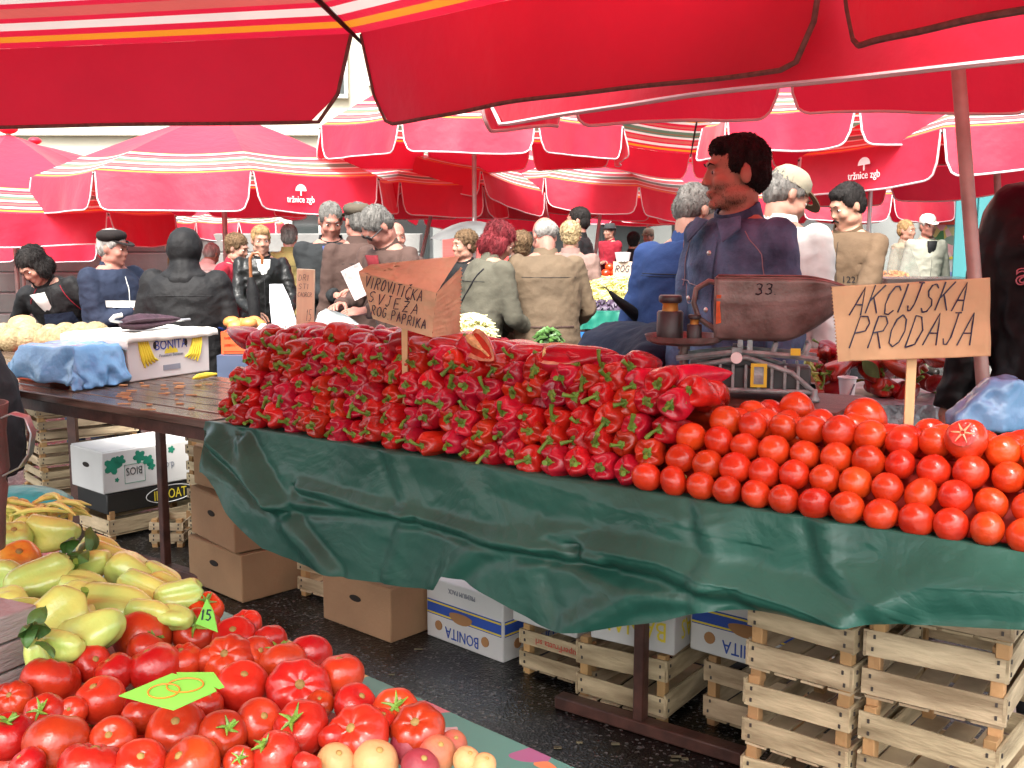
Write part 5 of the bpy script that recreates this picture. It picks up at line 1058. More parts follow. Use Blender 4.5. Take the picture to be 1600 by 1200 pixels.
MB(HT).rings([[V((x, -.094 - .003 * math.cos(q), -.052 + .006 * math.sin(q) - abs(x) * .35)) for q in [2 * PI * i / 8 for i in range(8)]] for x in (-.03, -.015, 0, .015, .03)]).build('moustache', H_['black'], t)
decal(jk, jk, '1221', .05, C_['dark'], .08, 1.2, -1, False); seam(jk, jk, 'zip', C_['dark'], [(0, 1.42), (0, 1.3)])
t, jk, HT, B, HD = person('broad person in a black hooded sports jacket, back to us, at the right edge', 1735, 235, 3.05, 156, lean=6, coat='blackshine', hem=.78, trs='dark', hair=('short', 'black'), bulk=1.36, seed=5, vox=.010, scale=1.06)
m_out = mat('pink_embroidery', (.42, .14, .17), .7)
decal(jk, jk, 'adidas', .085, m_out, .10, 1.24, 1)
for k, hh in enumerate((.045, .075, .105)):
    x = .16 - k * .05; bp_ = [(x + .02, 1.325), (x - .02, 1.325), (x - .02 + hh * .35, 1.325 + hh), (x + .02 + hh * .3, 1.325 + hh * .8), (x + .02, 1.325)]; seam(jk, jk, 'stripe_outline', m_out, bp_, 1, .002)
MB().ell(tuple(B((0, .12, 1.45))), (.13, .06, .07)).build('hood', C_['blackshine'], t)
t, jk, HT, B, HD = person('person bent double in a navy jacket behind the pepper heap, only the back showing', 945, 560, 4.0, 30, lean=80, coat='navy', hem=.84, trs='dark', hair=('short', 'brown'), bulk=1.05, seed=6, scale=1.0, arms={-1: (-.15, -.45, .5), 1: (.15, -.45, .5)}, hunch=25); t.location = (apx(958, 4.35), 4.35, -.02)
t, jk, HT, B, HD = person('balding man in a long brown raincoat, seen from behind', 850, 343, 6.4, 188, lean=10, head=(14, 14, 0), coat='coat', hem=.5, trs='dark', hair=('receding', 'white'), skin=m_skin3, bulk=1.16, flare=1.15, seed=7, hunch=10, arms={-1: (-.2, -.3, 1.0), 1: (.2, -.28, 1.0)}, clothname='raincoat')
seam(jk, jk, 'back_belt', C_['jbrown'], [(-.15, 1.03), (.15, 1.03)], 1, .006); seam(jk, jk, 'back_seam', C_['jbrown'], [(0, 1.0), (0, .52)], 1, .003)
t, jk, HT, B, HD = person('woman with dark red bobbed hair in a grey green coat, leaning right', 782, 352, 6.3, 118, lean=12, head=(-22, 16, 0), coat='green', hem=.55, hair=('bob', 'auburn'), bulk=1.14, flare=1.12, seed=8, hunch=10, arms={-1: (-.15, -.35, 1.0), 1: (.2, -.35, .95)}, clothname='coat')
seam(jk, jk, 'bag_strap', C_['dark'], [(-.13, 1.42), (0, 1.2), (.16, .95)], 1, .006)
t, jk, HT, B, HD = person('short haired woman in black under the small grey umbrella, looking left', 724, 360, 7.7, -38, head=(-18, 0, 0), coat='black', hair=('curly', 'brown'), seed=9, arms={-1: (-.2, -.3, 1.0), 1: (.22, -.2, 1.25)})
su = thing('hand_umbrella', 'small open grey umbrella held above the short haired woman in black', 'umbrella', P(740, 373, 8.4) - V((0, 0, .2)), 0)
m_gu = mat('grey_umbrella_cloth', (.12, .125, .12), .6, .4, 4, trans=.3)
ub = MB(); ub.grid(lambda u, v: V((.34 * v * math.cos(2 * PI * u) * (1 - .03 * math.cos(16 * PI * u) * v), .34 * v * math.sin(2 * PI * u), .335 - .13 * v * v - .012 * v * abs(math.cos(8 * PI * u)))), 48, 6); ub.build('canopy', m_gu, su); MB().cyl((0, 0, -.2), (0, 0, .36), .007).build('shaft', m_steel, su)
for k in range(8): MB().tube([(0, 0, .32), (.17 * math.cos(k * PI / 4), .17 * math.sin(k * PI / 4), .285), (.335 * math.cos(k * PI / 4), .335 * math.sin(k * PI / 4), .19)], .003, 4).build('rib', m_dark, su)
person('blonde woman in a dusty pink coat, back to us, right of the bald man', 892, 347, 8.2, 172, lean=5, coat='pink', hem=.6, hair=('curly', 'pale'), seed=10, bulk=1.05, clothname='coat', arms={1: (.25, -.3, 1.0)})
person('dark haired man in a black hooded sweatshirt facing left behind the blonde woman', 902, 323, 9.2, -100, coat='black', hair=('short', 'black'), skin=m_skin3, seed=11)
person('far man in a bright red jacket and grey hat by the red shutter', 952, 349, 15.5, -50, coat='red', hair=('short', 'grey'), hat='brim', seed=12, vox=.018, arms={-1: (.05, -.2, 1.15), 1: (-.05, -.2, 1.15)}, trs='jeans')
person('far person in dark clothes, back to us, left of the blue blouson man', 990, 370, 12.5, 170, coat='black', hair=('curly', 'black'), seed=13, vox=.018)
person('far person in a beige jacket and beige cap near the shop windows', 1013, 357, 14.5, -30, coat='beige', hair=('short', 'grey'), hat='cap', seed=14, vox=.018)
t, jk, HT, B, HD = person('grey haired man in dark sunglasses and brown blazer, bending over a paper he reads', 588, 331, 6.1, -42, lean=14, head=(-16, 22, 0), coat='jbrown', shirt='wine', hair=('short', 'grey'), skin=m_skin3, seed=15, hunch=14, arms={-1: (-.1, -.42, 1.12), 1: (.12, -.42, 1.1)}, clothname='blazer', bulk=1.06)
sg = MB(HT)
for s in (-1, 1): sg.ell((s * .033, -.088, .004), (.031, .008, .018), 14, 8); sg.tube([(s * .062, -.082, .008), (s * .078, 0, .004)], .004, 5)
sg.box((0, -.094, .008), (.02, .006, .005)); sg.build('sunglasses', mat('dark_lens', (.006, .006, .007), .12), t)
pp = thing('paper', 'folded printed paper in the hands of the sunglasses man', 'paper', P(558, 440, 5.75), R(20)); MB().box((0, 0, 0), (.11, .004, .17), Matrix.Rotation(R(-25), 4, 'Y')).build('sheet', mat('printed_paper', (.5, .42, .4), .6, .7, 18), pp)
person('man in a brown flat cap and long coat behind the sunglasses man', 557, 316, 6.9, -150, coat='jbrown', hem=.55, hair=('short', 'grey'), hat='flat', skin=m_skin3, seed=16, clothname='coat')
person('older man in a dark suit jacket and blue shirt, looking down at his hand', 516, 317, 7.0, 12, lean=3, head=(6, 18, 0), coat='suit', shirt='bshirt', hair=('short', 'grey'), skin=m_skin3, seed=17, arms={-1: (.02, -.34, 1.13), 1: (.14, -.36, 1.15)}, clothname='suit_jacket', bulk=1.12, hem=.8)
person('man whose ruddy face peeps out behind the sunglasses man', 618, 346, 7.6, 20, coat='jbrown', hair=('receding', 'brown'), skin=m_skin3, seed=18)
t, jk, HT, B, HD = person('fair haired woman in a black leather jacket over a white shirt', 407, 352, 8.0, 22, head=(0, 6, 0), coat='leather', shirt='white', hair=('short', 'blond'), seed=19, arms={-1: (-.12, -.3, 1.02), 1: (.16, -.3, 1.0)}, clothname='leather_jacket', hem=.8, fringe=1)
uk = thing('walking_umbrella', 'folded black umbrella with brown crook handle held by the leather jacket woman', 'umbrella', P(400, 478, 7.62), 0)
MB().tube([(.05, 0, .29), (.055, 0, .335), (.03, 0, .37), (-.01, 0, .365), (-.03, 0, .33), (-.03, 0, .2)], .012, 8).build('handle', mat('brown_handle', (.2, .07, .025), .3), uk); MB().tube([(-.03, 0, .2), (-.02, 0, .1), (0, 0, -.3), (.01, 0, -.5)], [.02, .045, .035, .006], 10).build('canopy', C_['black'], uk)
pb_ = thing('plastic_bag', 'white plastic carrier bag hanging from the leather jacket woman hand', 'bag', P(440, 500, 7.6), R(10)); MB().rings([[V((x * k + dx, y * k2, z)) for x, y in ((-.08, -.02), (.0, -.035), (.08, -.02), (.08, .02), (0, .035), (-.08, .02))] for z, k, k2, dx in ((-.12, 1.0, 1, .03), (.0, 1.05, 1, .015), (.15, .85, .7, -.01), (.25, .55, .5, -.03))]).build('body', mat('white_plastic', (.75, .76, .8), .35, .05, bump=.3, bs=20), pb_)
person('grey haired man in an olive yellow vest, back to us, behind the leather jacket woman', 452, 350, 9.4, 178, coat='olive', hair=('short', 'grey'), seed=20, skin=m_skin3)
person('curly haired woman in a red jacket behind the umbrella pole', 371, 373, 8.2, 75, lean=14, coat='red', hair=('curly', 'brown'), seed=21)
t, jk, HT, B, HD = person('old man in a dark cap and navy striped jacket, facing right, hands together', 176, 358, 6.3, 62, head=(18, 2, 0), coat='navy', hair=('short', 'white'), hat='flat', skin=m_skin3, arms={-1: (-.04, -.27, 1.2), 1: (.06, -.29, 1.2)}, bulk=1.2, seed=22, hunch=6, fat=1.1, trs='dark', hem=.82)
patch(jk, jk, 'white_stripe', C_['white'], ((-.17, 1.27), (.17, 1.25), (.17, 1.205), (-.17, 1.225)), off=.004, n=14)
seam(jk, jk, 'zip', C_['white'], [(0, 1.42), (0, 1.2)], r=.003)
person('heavy person in a black hooded coat, back to us, behind the banana box', 289, 372, 5.9, 180, lean=4, coat='black', hem=.6, hair=('hood', 'black'), bulk=1.34, seed=23, clothname='coat')
t, jk, HT, B, HD = person('black haired woman in a black jacket reaching over the melons', 50, 402, 6.2, -14, lean=30, side=-10, head=(-12, 10, -10), coat='black', shirt='white', hair=('bob', 'black'), seed=24, arms={-1: (-.45, -.35, .95), 1: (.3, -.3, .95)}, trs='navy')
seam(jk, jk, 'pink_trim', C_['red'], [(.06, 1.38), (.15, 1.2)], r=.003); seam(jk, jk, 'pink_trim', C_['red'], [(-.08, 1.4), (-.17, 1.25)], r=.003); patch(jk, t, 'apron', C_['navy'], ((-.08, 1.18), (.1, 1.2), (.14, .95), (-.14, .95)), off=.006)
person('far man in a tan jacket leaning left in front of the terrace wall', 267, 369, 12, -90, lean=14, head=(0, 10, 0), coat='tan', hair=('short', 'brown'), seed=25, vox=.018)
person('far white haired person in a pale shirt right of the hooded coat', 331, 394, 10, 160, coat='white', hair=('short', 'white'), seed=26, vox=.018, lean=34)
person('far woman with fair hair in a beige coat, left of the white capped man', 1418, 343, 11.4, 38, coat='beige', hem=.55, hair=('short', 'blond'), seed=27, vox=.016, flare=1.1, clothname='coat', trs='tan')
t, jk, HT, B, HD = person('far old man in a white cap and pale trench coat by the poster', 1451, 335, 11.2, 8, coat='sage', hem=.55, hair=('short', 'white'), hat='capw', shirt='black', seed=28, vox=.016, flare=1.1, clothname='trench_coat', trs='sage', skin=m_skin3)
person('person in a grey coat cut off by the left edge, beside the wooden table', -300, 700, 3.6, -100, lean=62, coat='grey', hem=.62, hair=('short', 'grey'), seed=29, bulk=1.15, flare=1.1, clothname='coat', scale=1.0)[0].location = (apx(-70, 3.7), 3.7, 0)
person('person in a red top half hidden behind the red haired woman', 812, 370, 7.3, -160, coat='red', hair=('curly', 'brown'), seed=30)
# folded umbrella of the blouson man
bu = thing('walking_umbrella', 'folded black umbrella pointing up left from the blue blouson man', 'umbrella', P(1004, 502, 4.6), 0); q0 = bu.location
MB().tube([V((0, 0, 0)), P(985, 485, 4.55) - q0, P(962, 466, 4.5) - q0, P(952, 455, 4.5) - q0], [.028, .024, .015, .006], 10).build('canopy', C_['black'], bu); MB().tube([P(954, 457, 4.5) - q0, P(943, 447, 4.48) - q0], .003, 6).build('tip', m_steel, bu); MB().tube([V((0, 0, 0)), P(1025, 520, 4.65) - q0], .012, 8).build('handle', C_['shoe'], bu)
rbg = thing('plastic_bag', 'red and blue carrier bag beside the scale, held by the blouson man', 'bag', P(1018, 530, 4.5), 0); MB().rings([[V((x, y, z)) for x, y in ((-w, -.03), (w, -.04), (w, .04), (-w, .03))] for w, z in ((.05, -.06), (.05, 0), (.03, .06), (.012, .10))]).build('body', C_['red'], rbg, bevel=.008); MB().box((-.03, -.05, -.03), (.09, .03, .07)).build('blue_panel', m_bluebag, rbg, bevel=.008)
# ---------------------------------------------------------------- near stall at lower left
FZ = .73; FA, FB = G(345, 962, FZ), G(872, 1200, FZ); FU = (FB - FA).normalized(); FN = V((FU.y, -FU.x, 0))   # FN points into the stall, towards the left
def flower_mat():
    m, nt, o = nodes('flowered_oilcloth'); L = nt.links.new; b = N(nt, 'ShaderNodeBsdfPrincipled', Roughness=.35); tc = N(nt, 'ShaderNodeTexCoord')
    v = N(nt, 'ShaderNodeTexVoronoi', Scale=17, Randomness=1); nz = N(nt, 'ShaderNodeTexNoise', Scale=6); mxv = N(nt, 'ShaderNodeMix', data_type='VECTOR'); mxv.inputs[0].default_value = .12
    L(tc.outputs['Object'], mxv.inputs[4]); L(nz.outputs['Color'], mxv.inputs[5]); L(tc.outputs['Object'], nz.inputs[0]); L(mxv.outputs[1], v.inputs[0])
    sp = N(nt, 'ShaderNodeSeparateXYZ'); L(v.outputs['Color'], sp.inputs[0]); r = N(nt, 'ShaderNodeValToRGB'); r.color_ramp.interpolation = 'CONSTANT'; e = r.color_ramp.elements; e[0].color = (.05, .27, .22, 1); e[1].position = .9; e[1].color = (.55, .45, .1, 1)
    for p_, c in ((.3, (.10, .34, .26)), (.48, (.5, .16, .2)), (.58, (.62, .22, .08)), (.68, (.5, .42, .42)), (.76, (.16, .22, .05)), (.84, (.3, .1, .25))): e.new(p_).color = c4(c)
    L(sp.outputs[0], r.inputs[0]); vr = N(nt, 'ShaderNodeMath', operation='LESS_THAN'); vr.inputs[1].default_value = .48; L(v.outputs['Distance'], vr.inputs[0])
    mx = N(nt, 'ShaderNodeMix', data_type='RGBA'); L(vr.outputs[0], mx.inputs[0]); mx.inputs[6].default_value = (.05, .27, .22, 1); L(r.outputs[0], mx.inputs[7]); L(mx.outputs[2], b.inputs['Base Color']); L(b.outputs[0], o.inputs[0]); return m
ft = thing('market_table', 'near stall table with flowered teal oilcloth at lower left', 'table', V((FA.x, FA.y, 0)), math.atan2(FU.y, FU.x))
fcl = MB(); fcl.grid(lambda u, v: V((-1.5 + 3.2 * u, -1.25 + 1.27 * min(v / .95, 1) + (.008 if v > .96 else 0), FZ - (.12 if v > .96 else 0) - .002 + .002 * noise.noise(V((u * 30, v * 9, 0))))), 40, 20); fcl.build('oilcloth', flower_mat(), ft)
MB().box((.1, -.64, FZ - .03), (3.15, 1.2, .03)).build('tabletop', m_wood_wet, ft)
for x in (-1.3, .1, 1.5): MB().box((x, -.7, FZ / 2 - .03), (.04, .04, FZ - .06)).build('leg', m_rust, ft)
def fsurf(px, py, lift):
    z = FZ + .1
    for _ in range(6):
        p = G(px, py, z); q = max(0, (p - FA).dot(FN)); z = FZ + lift + min(.14, q * .55)
    return G(px, py, z), q
LBf = {}
GB_ = 'ripe tomatoes on the near stall'; LB_ = 'big ripe red tomato in the near heap at lower left'
bp = [tomato(LB_, 400 + i, m_tomd, GB_, cal=(i % 3 == 1), r=.04, squash=.82 if i % 2 else .9, ribs=(5, 6, 4, 7, 5, 8)[i % 6], amp=(.015, .03, .012, .05, .02, .06)[i % 6], dim=.28) for i in range(9)]; bpool = Pool(bp)
TOM = [(223, 995, 88, 4), (308, 987, 74, 1), (367, 998, 70, 2), (422, 1000, 52, 0), (384, 976, 52, 3), (78, 1063, 84, 3), (143, 1037, 58, 2), (180, 1050, 60, 0), (157, 1093, 74, 2), (242, 1043, 80, 0), (230, 1017, 60, 4), (286, 1033, 64, 3), (325, 1030, 46, 2), (358, 1030, 78, 5), (400, 1023, 58, 0), (379, 1072, 80, 0), (443, 1038, 74, 4), (485, 1022, 68, 2), (533, 1054, 74, 2), (467, 1078, 96, 5), (70, 1117, 62, 1), (113, 1112, 44, 0), (22, 1092, 52, 5), (14, 1150, 70, 4), (90, 1162, 94, 0), (177, 1157, 70, 2), (222, 1120, 62, 3), (277, 1143, 90, 0), (322, 1100, 52, 2), (348, 1147, 72, 4), (405, 1128, 72, 2), (470, 1138, 88, 1), (430, 1180, 74, 4), (220, 1196, 78, 0), (300, 1196, 86, 2), (143, 1200, 94, 3), (520, 1152, 46, 0), (374, 1190, 48, 1), (480, 1196, 46, 2), (43, 1196, 52, 0), (555, 1101, 68, 2), (618, 1113, 76, 1), (653, 1140, 86, 3), (560, 1148, 94, 5), (500, 1100, 44, 0), (596, 1130, 50, 2)]
rn = random.Random(21)
for x, y, d, k in TOM:
    p, q = fsurf(x, y, .05); dist = (p - V((0, 0, H))).length; r = d * dist / FPX / 2; tilt = rn.uniform(-.9, .9) if k not in (1, 5) else rn.uniform(.2, .7)
    bpool.put(p, (tilt if k not in (1, 5) else .75, rn.uniform(-.5, .5), rn.uniform(-.8, .8)), LB_, r / .04, GB_, k=k)
for x in range(20, 640, 62):
    for y in range(1040, 1200, 46):
        if y < 990 + .52 * (x - 340) + 40: continue
        p, q = fsurf(x + rn.uniform(-12, 12), y + rn.uniform(-10, 10), .05); p = p - V((0, 0, .055)); 
        if q > .03: bpool.put(p, (rn.uniform(-1, 1), 0, rn.uniform(0, 6)), LB_, .95, GB_, k=rn.randrange(9))
hm_ = MB()
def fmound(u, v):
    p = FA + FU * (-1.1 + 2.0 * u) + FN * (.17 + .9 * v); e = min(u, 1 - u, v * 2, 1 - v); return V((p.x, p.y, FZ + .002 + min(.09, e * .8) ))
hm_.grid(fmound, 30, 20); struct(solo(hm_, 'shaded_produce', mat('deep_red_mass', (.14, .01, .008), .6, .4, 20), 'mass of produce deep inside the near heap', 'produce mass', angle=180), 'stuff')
GY = 'pale yellow peppers on the near stall'; LY = 'pale yellow green bell pepper in the near heap at left'
yp = Pool([pepper('yellow_pepper', LY, 'pepper', 500 + i, m_yel, GY, prof=PROF_B, lob=3 + i % 2, amp=.22, bend=.35, L=.125, Wd=.082, stemL=.03) for i in range(8)])
YEL = [(82, 838, 78, 46, -8), (60, 912, 86, 58, 200), (130, 893, 92, 44, 25), (133, 922, 64, 58, 0), (206, 898, 76, 56, 130), (186, 946, 118, 60, 12), (80, 978, 96, 78, 225), (36, 960, 78, 40, 20), (143, 996, 92, 56, 28), (180, 878, 104, 40, -12), (165, 858, 62, 32, -5), (255, 900, 62, 26, -20), (270, 918, 70, 28, -12), (277, 936, 62, 42, 190), (277, 966, 48, 38, 0), (56, 1022, 48, 36, 100), (30, 838, 50, 40, 40), (45, 818, 60, 30, -10), (240, 960, 70, 40, 10), (110, 940, 70, 50, 60), (10, 900, 60, 50, 20), (230, 925, 80, 40, -20), (100, 1010, 60, 40, 0), (10, 940, 60, 40, 30)]
for i, (x, y, l, w, a) in enumerate(YEL):
    p, q = fsurf(x, y, .075); dist = (p - V((0, 0, H))).length; sc = l * dist / FPX / .125 * 1.06; ax = R(a)
    d = V((math.cos(ax), -.35 + .3 * math.sin(ax), math.sin(ax) * .8)).normalized()      # tail direction: image right, up
    e = d.to_track_quat('Y', 'Z').to_matrix(); roll = Matrix.Rotation(rn.uniform(0, 6.28), 3, 'Y'); M3 = e @ roll; o = yp.put(p - d * .0625 * sc, M3.to_euler(), LY, (sc * min(1.3, w / l * 1.5), sc, sc * min(1.3, w / l * 1.5)), GY, k=i % 8) if i >= 8 else yp.put(p - d * .0625 * sc, M3.to_euler(), LY, 1, GY, k=i % 8)
    o.scale = (sc * min(1.3, w / l * 1.85), sc, sc * min(1.3, w / l * 1.85))
def one(label, px, py, d, m, seed, lift=.08, name='tomato', **k):
    p, q = fsurf(px, py, lift); t = tomato(label, seed, m, None, **k); t.name = name; t.location = p; s = d * (p - V((0, 0, H))).length / FPX / .07; t.scale = (s,) * 3; t.rotation_euler = (.5, -.3, 1); return t
one('orange yellow blushed round pepper at the left edge of the near stall', 30, 876, 64, m_ora, 601, name='orange_pepper', ribs=4, amp=.05); one('pale yellow round pepper behind the orange blushed one', 22, 840, 54, m_yel, 602, name='yellow_pepper', ribs=4, amp=.05)
one('orange red tomato behind the upright green card', 320, 952, 56, m_tom, 603, lift=.06, cal=1)
GPc = 'peaches at the bottom edge of the near stall'; m_pea = mat('peach_skin', (.50, .24, .09), .6, .2, 9, col2=(.40, .04, .05), rand=.2, bump=.1, bs=90); m_pead = mat('dark_peach_skin', (.22, .012, .03), .6, .3, 9, col2=(.36, .05, .06), bump=.1, bs=90); m_peal = mat('pale_peach_skin', (.52, .33, .12), .6, .2, 12, col2=(.6, .3, .14), bump=.1, bs=90)
for i, (x, y, d, m, lb) in enumerate([(642, 1166, 62, m_pead, 'dark crimson peach below the ribbed tomato'), (683, 1178, 58, m_pea, 'yellow and red peach right of the dark crimson peach'), (708, 1164, 44, m_pea, 'small blushed peach nearest the flowered cloth edge'), (730, 1188, 44, m_peal, 'pale peach at the end of the peach row'), (657, 1200, 60, m_pead, 'crimson peach cut by the bottom edge, below the dark one'), (587, 1190, 70, m_peal, 'large pale freckled peach in the peach row'), (525, 1192, 60, m_peal, 'pale yellow peach left of the freckled one'), (757, 1194, 36, m_peal, 'smallest pale peach at the cloth'), (430, 1203, 46, m_peal, 'pale peach alone among tomatoes at the bottom edge')]):
    one(lb, x, y, d, m, 620 + i, name='peach', lift=.035, ribs=1, amp=.03, squash=.95, dim=.1)
def card(label, pts, tilt, loc_px, up, txt):
    pass
m_card_g = mat('lime_card', (.18, .56, .07), .55, .04)
p0, _ = fsurf(270, 1081, .12); cdn = thing('price_card', 'lime green arrow shaped price card lying on the tomatoes, numbered 80', 'price card', p0, R(4)); cdn.rotation_euler = (R(16), 0, R(6))
kk = (p0 - V((0, 0, H))).length / FPX; fy = 1.55
def cp(x, y): return ((x - 270) * kk, (1081 - y) * kk * fy)
oc_ = [cp(*q) for q in ((196, 1084), (262, 1055), (272, 1058), (268, 1054), (322, 1056), (342, 1078), (335, 1080), (326, 1077), (332, 1083), (278, 1107))]
cm_ = MB(Matrix.Rotation(-PI / 2, 4, 'X') @ Matrix.Identity(4)); cm_.prism([(x, -y) for x, y in oc_], .0012, Matrix.Diagonal((1, 1, -1, 1)) @ Matrix.Diagonal((1, 1, -1, 1))); MB().add([(0, 0, 0)], [])
cdm = MB(); n_ = len(oc_); cdm.add([V((x, y, .0012)) for x, y in oc_] + [V((x, y, 0)) for x, y in oc_], [tuple(range(n_)), tuple(range(2 * n_ - 1, n_ - 1, -1))] + [(i, i + n_, (i + 1) % n_ + n_, (i + 1) % n_) for i in range(n_)]); cbo = cdm.build('card', m_card_g, cdn)
le = MB(); 
for cx, rx in ((258, 22), (286, 26)): le.tube([V((*cp(cx + rx * math.cos(q), 1079 - (cx - 270) * .25 + 10 * math.sin(q)), .0025)) for q in [2 * PI * k / 24 for k in range(24)]], .0008, 5, closed=True)
le.build('lettering', mat('orange_pen', (.62, .22, .02), .6), cbo)
p1, _ = fsurf(322, 962, .10); c2 = thing('price_card', 'lime green card standing upright among the peppers with black writing', 'price card', p1, R(-15)); k2 = (p1 - V((0, 0, H))).length / FPX
MB().prism([(x * k2, z * k2) for x, z in ((-18, -14), (18, -24), (12, 8), (2, 26), (-6, 10))], .0012).build('card', m_card_g, c2, smooth=False); le = MB(); strokes(le, '15', -8 * k2, -6 * k2, 16 * k2, 9 * k2, .001, .2, .4, y=-.001); le.build('lettering', m_ink, c2)
# leaves, beans, jug and crate at the left edge
def leafy(label, px, py, n, size, seed, lift=.1):
    r_ = random.Random(seed); p, _ = fsurf(px, py, lift); t = thing('leaf_cluster', label, 'leaves', p); mb = MB()
    for k in range(n):
        a = r_.uniform(0, 6.28); tl = r_.uniform(-.9, .6); M = Matrix.Translation((r_.uniform(-.5, .5) * size, r_.uniform(-.5, .5) * size, r_.uniform(-.2, .2) * size)) @ Matrix.Rotation(a, 4, 'Z') @ Matrix.Rotation(tl, 4, 'Y') @ Matrix.Rotation(r_.uniform(-1, 1), 4, 'X')
        mb.grid(lambda u, v: V((size * u, (v - .5) * size * .62 * math.sin(PI * min(1, u * .98 + .02)) ** .8, size * (.18 * math.sin(PI * u) - .25 * abs(v - .5) + .03 * noise.noise(V((u * 6 + k, v * 6, 1)))))), 8, 6, M)
    mb.build('blade', m_leaf, t, angle=180); return t
leafy('dark green leaves beside the long green pepper on the near stall', 126, 868, 7, .045, 3); leafy('curled dark leaves under the blocky yellow pepper', 50, 998, 5, .035, 4)
bh = MB(); r_ = random.Random(8); p0, _ = fsurf(45, 812, .08)
for k in range(70):
    a = r_.gauss(0, .7); x, y, z = r_.uniform(-.12, .06), r_.uniform(-.05, .07), r_.uniform(-.03, .02); l = r_.uniform(.03, .055); c_ = r_.uniform(-.3, .3); bh.tube([(x + l * t_ * math.cos(a) - c_ * l * t_ * t_ * math.sin(a), y + l * t_ * math.sin(a) + c_ * l * t_ * t_ * math.cos(a), z + .012 * (1 - t_ * t_)) for t_ in (-1, -.6, -.2, .2, .6, 1)], [.001, .0035, .0045, .0048, .004, .001], 6)
struct(solo(bh, 'yellow_beans', mat('thin_bean', (.55, .58, .14), .45, .2, 30), 'heap of thin yellow beans beyond the yellow peppers', 'beans', p0), 'stuff')
tb_ = thing('teal_cloth_bundle', 'folded turquoise plastic at the left edge beyond the yellow beans', 'cloth', fsurf(30, 790, .04)[0]); MB().ell((0, 0, 0), (.14, .09, .05), 20, 10).build('fold', mat('turquoise_plastic', (.02, .36, .36), .35, .2, 9, bump=.5, bs=14), tb_)
jY = 1.42; jo = P(-42, 858, jY); jg = thing('scoop_pan', 'rusty brown metal scoop with a wide strap handle at the left edge', 'scoop', jo, 0)
m_jug = mat('dark_rusty_metal', (.13, .06, .05), .4, .4, 11, col2=(.2, .11, .10), bump=.1, metal=.2)
kj = jY / FPX; MB().lathe([(.02, 0), (48 * kj, 0), (52 * kj, 60 * kj), (58 * kj, 100 * kj), (54 * kj, 110 * kj), (62 * kj, 130 * kj), (60 * kj, 190 * kj), (66 * kj, 236 * kj), (63 * kj, 236 * kj), (56 * kj, 150 * kj), (50 * kj, 20 * kj)], 36, cap=False).build('body', m_jug, jg, angle=50)
hp = [(58, 214), (78, 222), (100, 216), (108, 190), (102, 158), (86, 136), (58, 122)]; hb_ = MB(); rs = []
for i, (x, z) in enumerate(hp):
    a, b = hp[max(0, i - 1)], hp[min(len(hp) - 1, i + 1)]; dx, dz = b[0] - a[0], b[1] - a[1]; l = math.hypot(dx, dz); nx, nz = -dz / l, dx / l
    rs.append([V(((x + nx * s * 1.6) * kj, y * 10 * kj, (z + nz * s * 1.6) * kj)) for s, y in ((-1, -1), (1, -1), (1, 1), (-1, 1))])
hb_.rings(rs); hb_.build('handle', m_steel, jg, bevel=.0015)
wc = thing('wooden_box', 'weathered grey wooden box corner at the left edge on the near stall', 'box', fsurf(-20, 1085, .0)[0], math.atan2(FU.y, FU.x) + .3)
m_gw = mat('grey_weathered_wood', (.30, .28, .27), .85, .25, 4, stretch=(1, 1, 7), bump=.3); kb = 1.25 / FPX
for k in range(3): MB().box((-.0, 0, (.018 + k * .037)), (.08, .1, .034)).build('board', m_gw, wc, bevel=.002)
# ---------------------------------------------------------------- stalls behind
m_redcloth = mat('red_table_cloth', (.42, .015, .03), .7, .15, 5, bump=.3, bs=10)
def stall(label, px0, px1, Y0, Y1, z, m, drop=.25, group=None, cloth2=None):
    x0, x1 = apx(px0, Y0), apx(px1, Y0); t = thing('market_stall', label, 'stall', ((x0 + x1) / 2, (Y0 + Y1) / 2, 0)); w, d = x1 - x0, Y1 - Y0
    MB().box((0, 0, z - .015), (w, d, .03)).build('tabletop', m_wood_wet, t); c = MB(); c.grid(lambda u, v: V((-w / 2 - .01 + (w + .02) * u, -d / 2 - .012 - .012 * math.sin(u * 40) * (1 - v) - .01 * noise.noise(V((u * 9, v * 4, 0))), z + .004 - drop * (1 - v))), 40, 6); c.grid(lambda u, v: V((-w / 2 - .01 + (w + .02) * u, -d / 2 - .012 + (d + .01) * v, z + .004)), 10, 4); c.build('cloth', m, t)
    for x in (-w / 2 + .06, w / 2 - .06):
        for y in (-d / 2 + .08, d / 2 - .08): MB().box((x, y, z / 2 - .02), (.04, .04, z - .04)).build('leg', m_rust, t)
    return t
stall('red clothed melon stall at the left edge', -120, 112, 5.3, 5.95, .86, m_redcloth, .22)
m_mel = mat('melon_rind', (.26, .18, .085), .75, .25, 40, col2=(.34, .26, .14), bump=.5, bs=90, rand=.15); r_ = random.Random(2); mo = None
GM = 'netted melons on the red clothed stall'; LM = 'round netted melon on the red clothed stall at left'
for j in range(2):
    for i in range(8):
        loc = V((apx(-30 + 24 * i + 10 * j, 5.42 + .15 * j), 5.42 + .15 * j, .86 + .062 + .01 * j)); 
        if mo is None: mo = MB().ell((0, 0, 0), (.068, .068, .064), 18, 12).build('melon', m_mel); tag(mo, LM, 'melon', GM); mo.location = loc
        else: dup(mo, loc, (r_.uniform(0, 3), r_.uniform(0, 3), 0), LM, r_.uniform(.85, 1.1), GM)
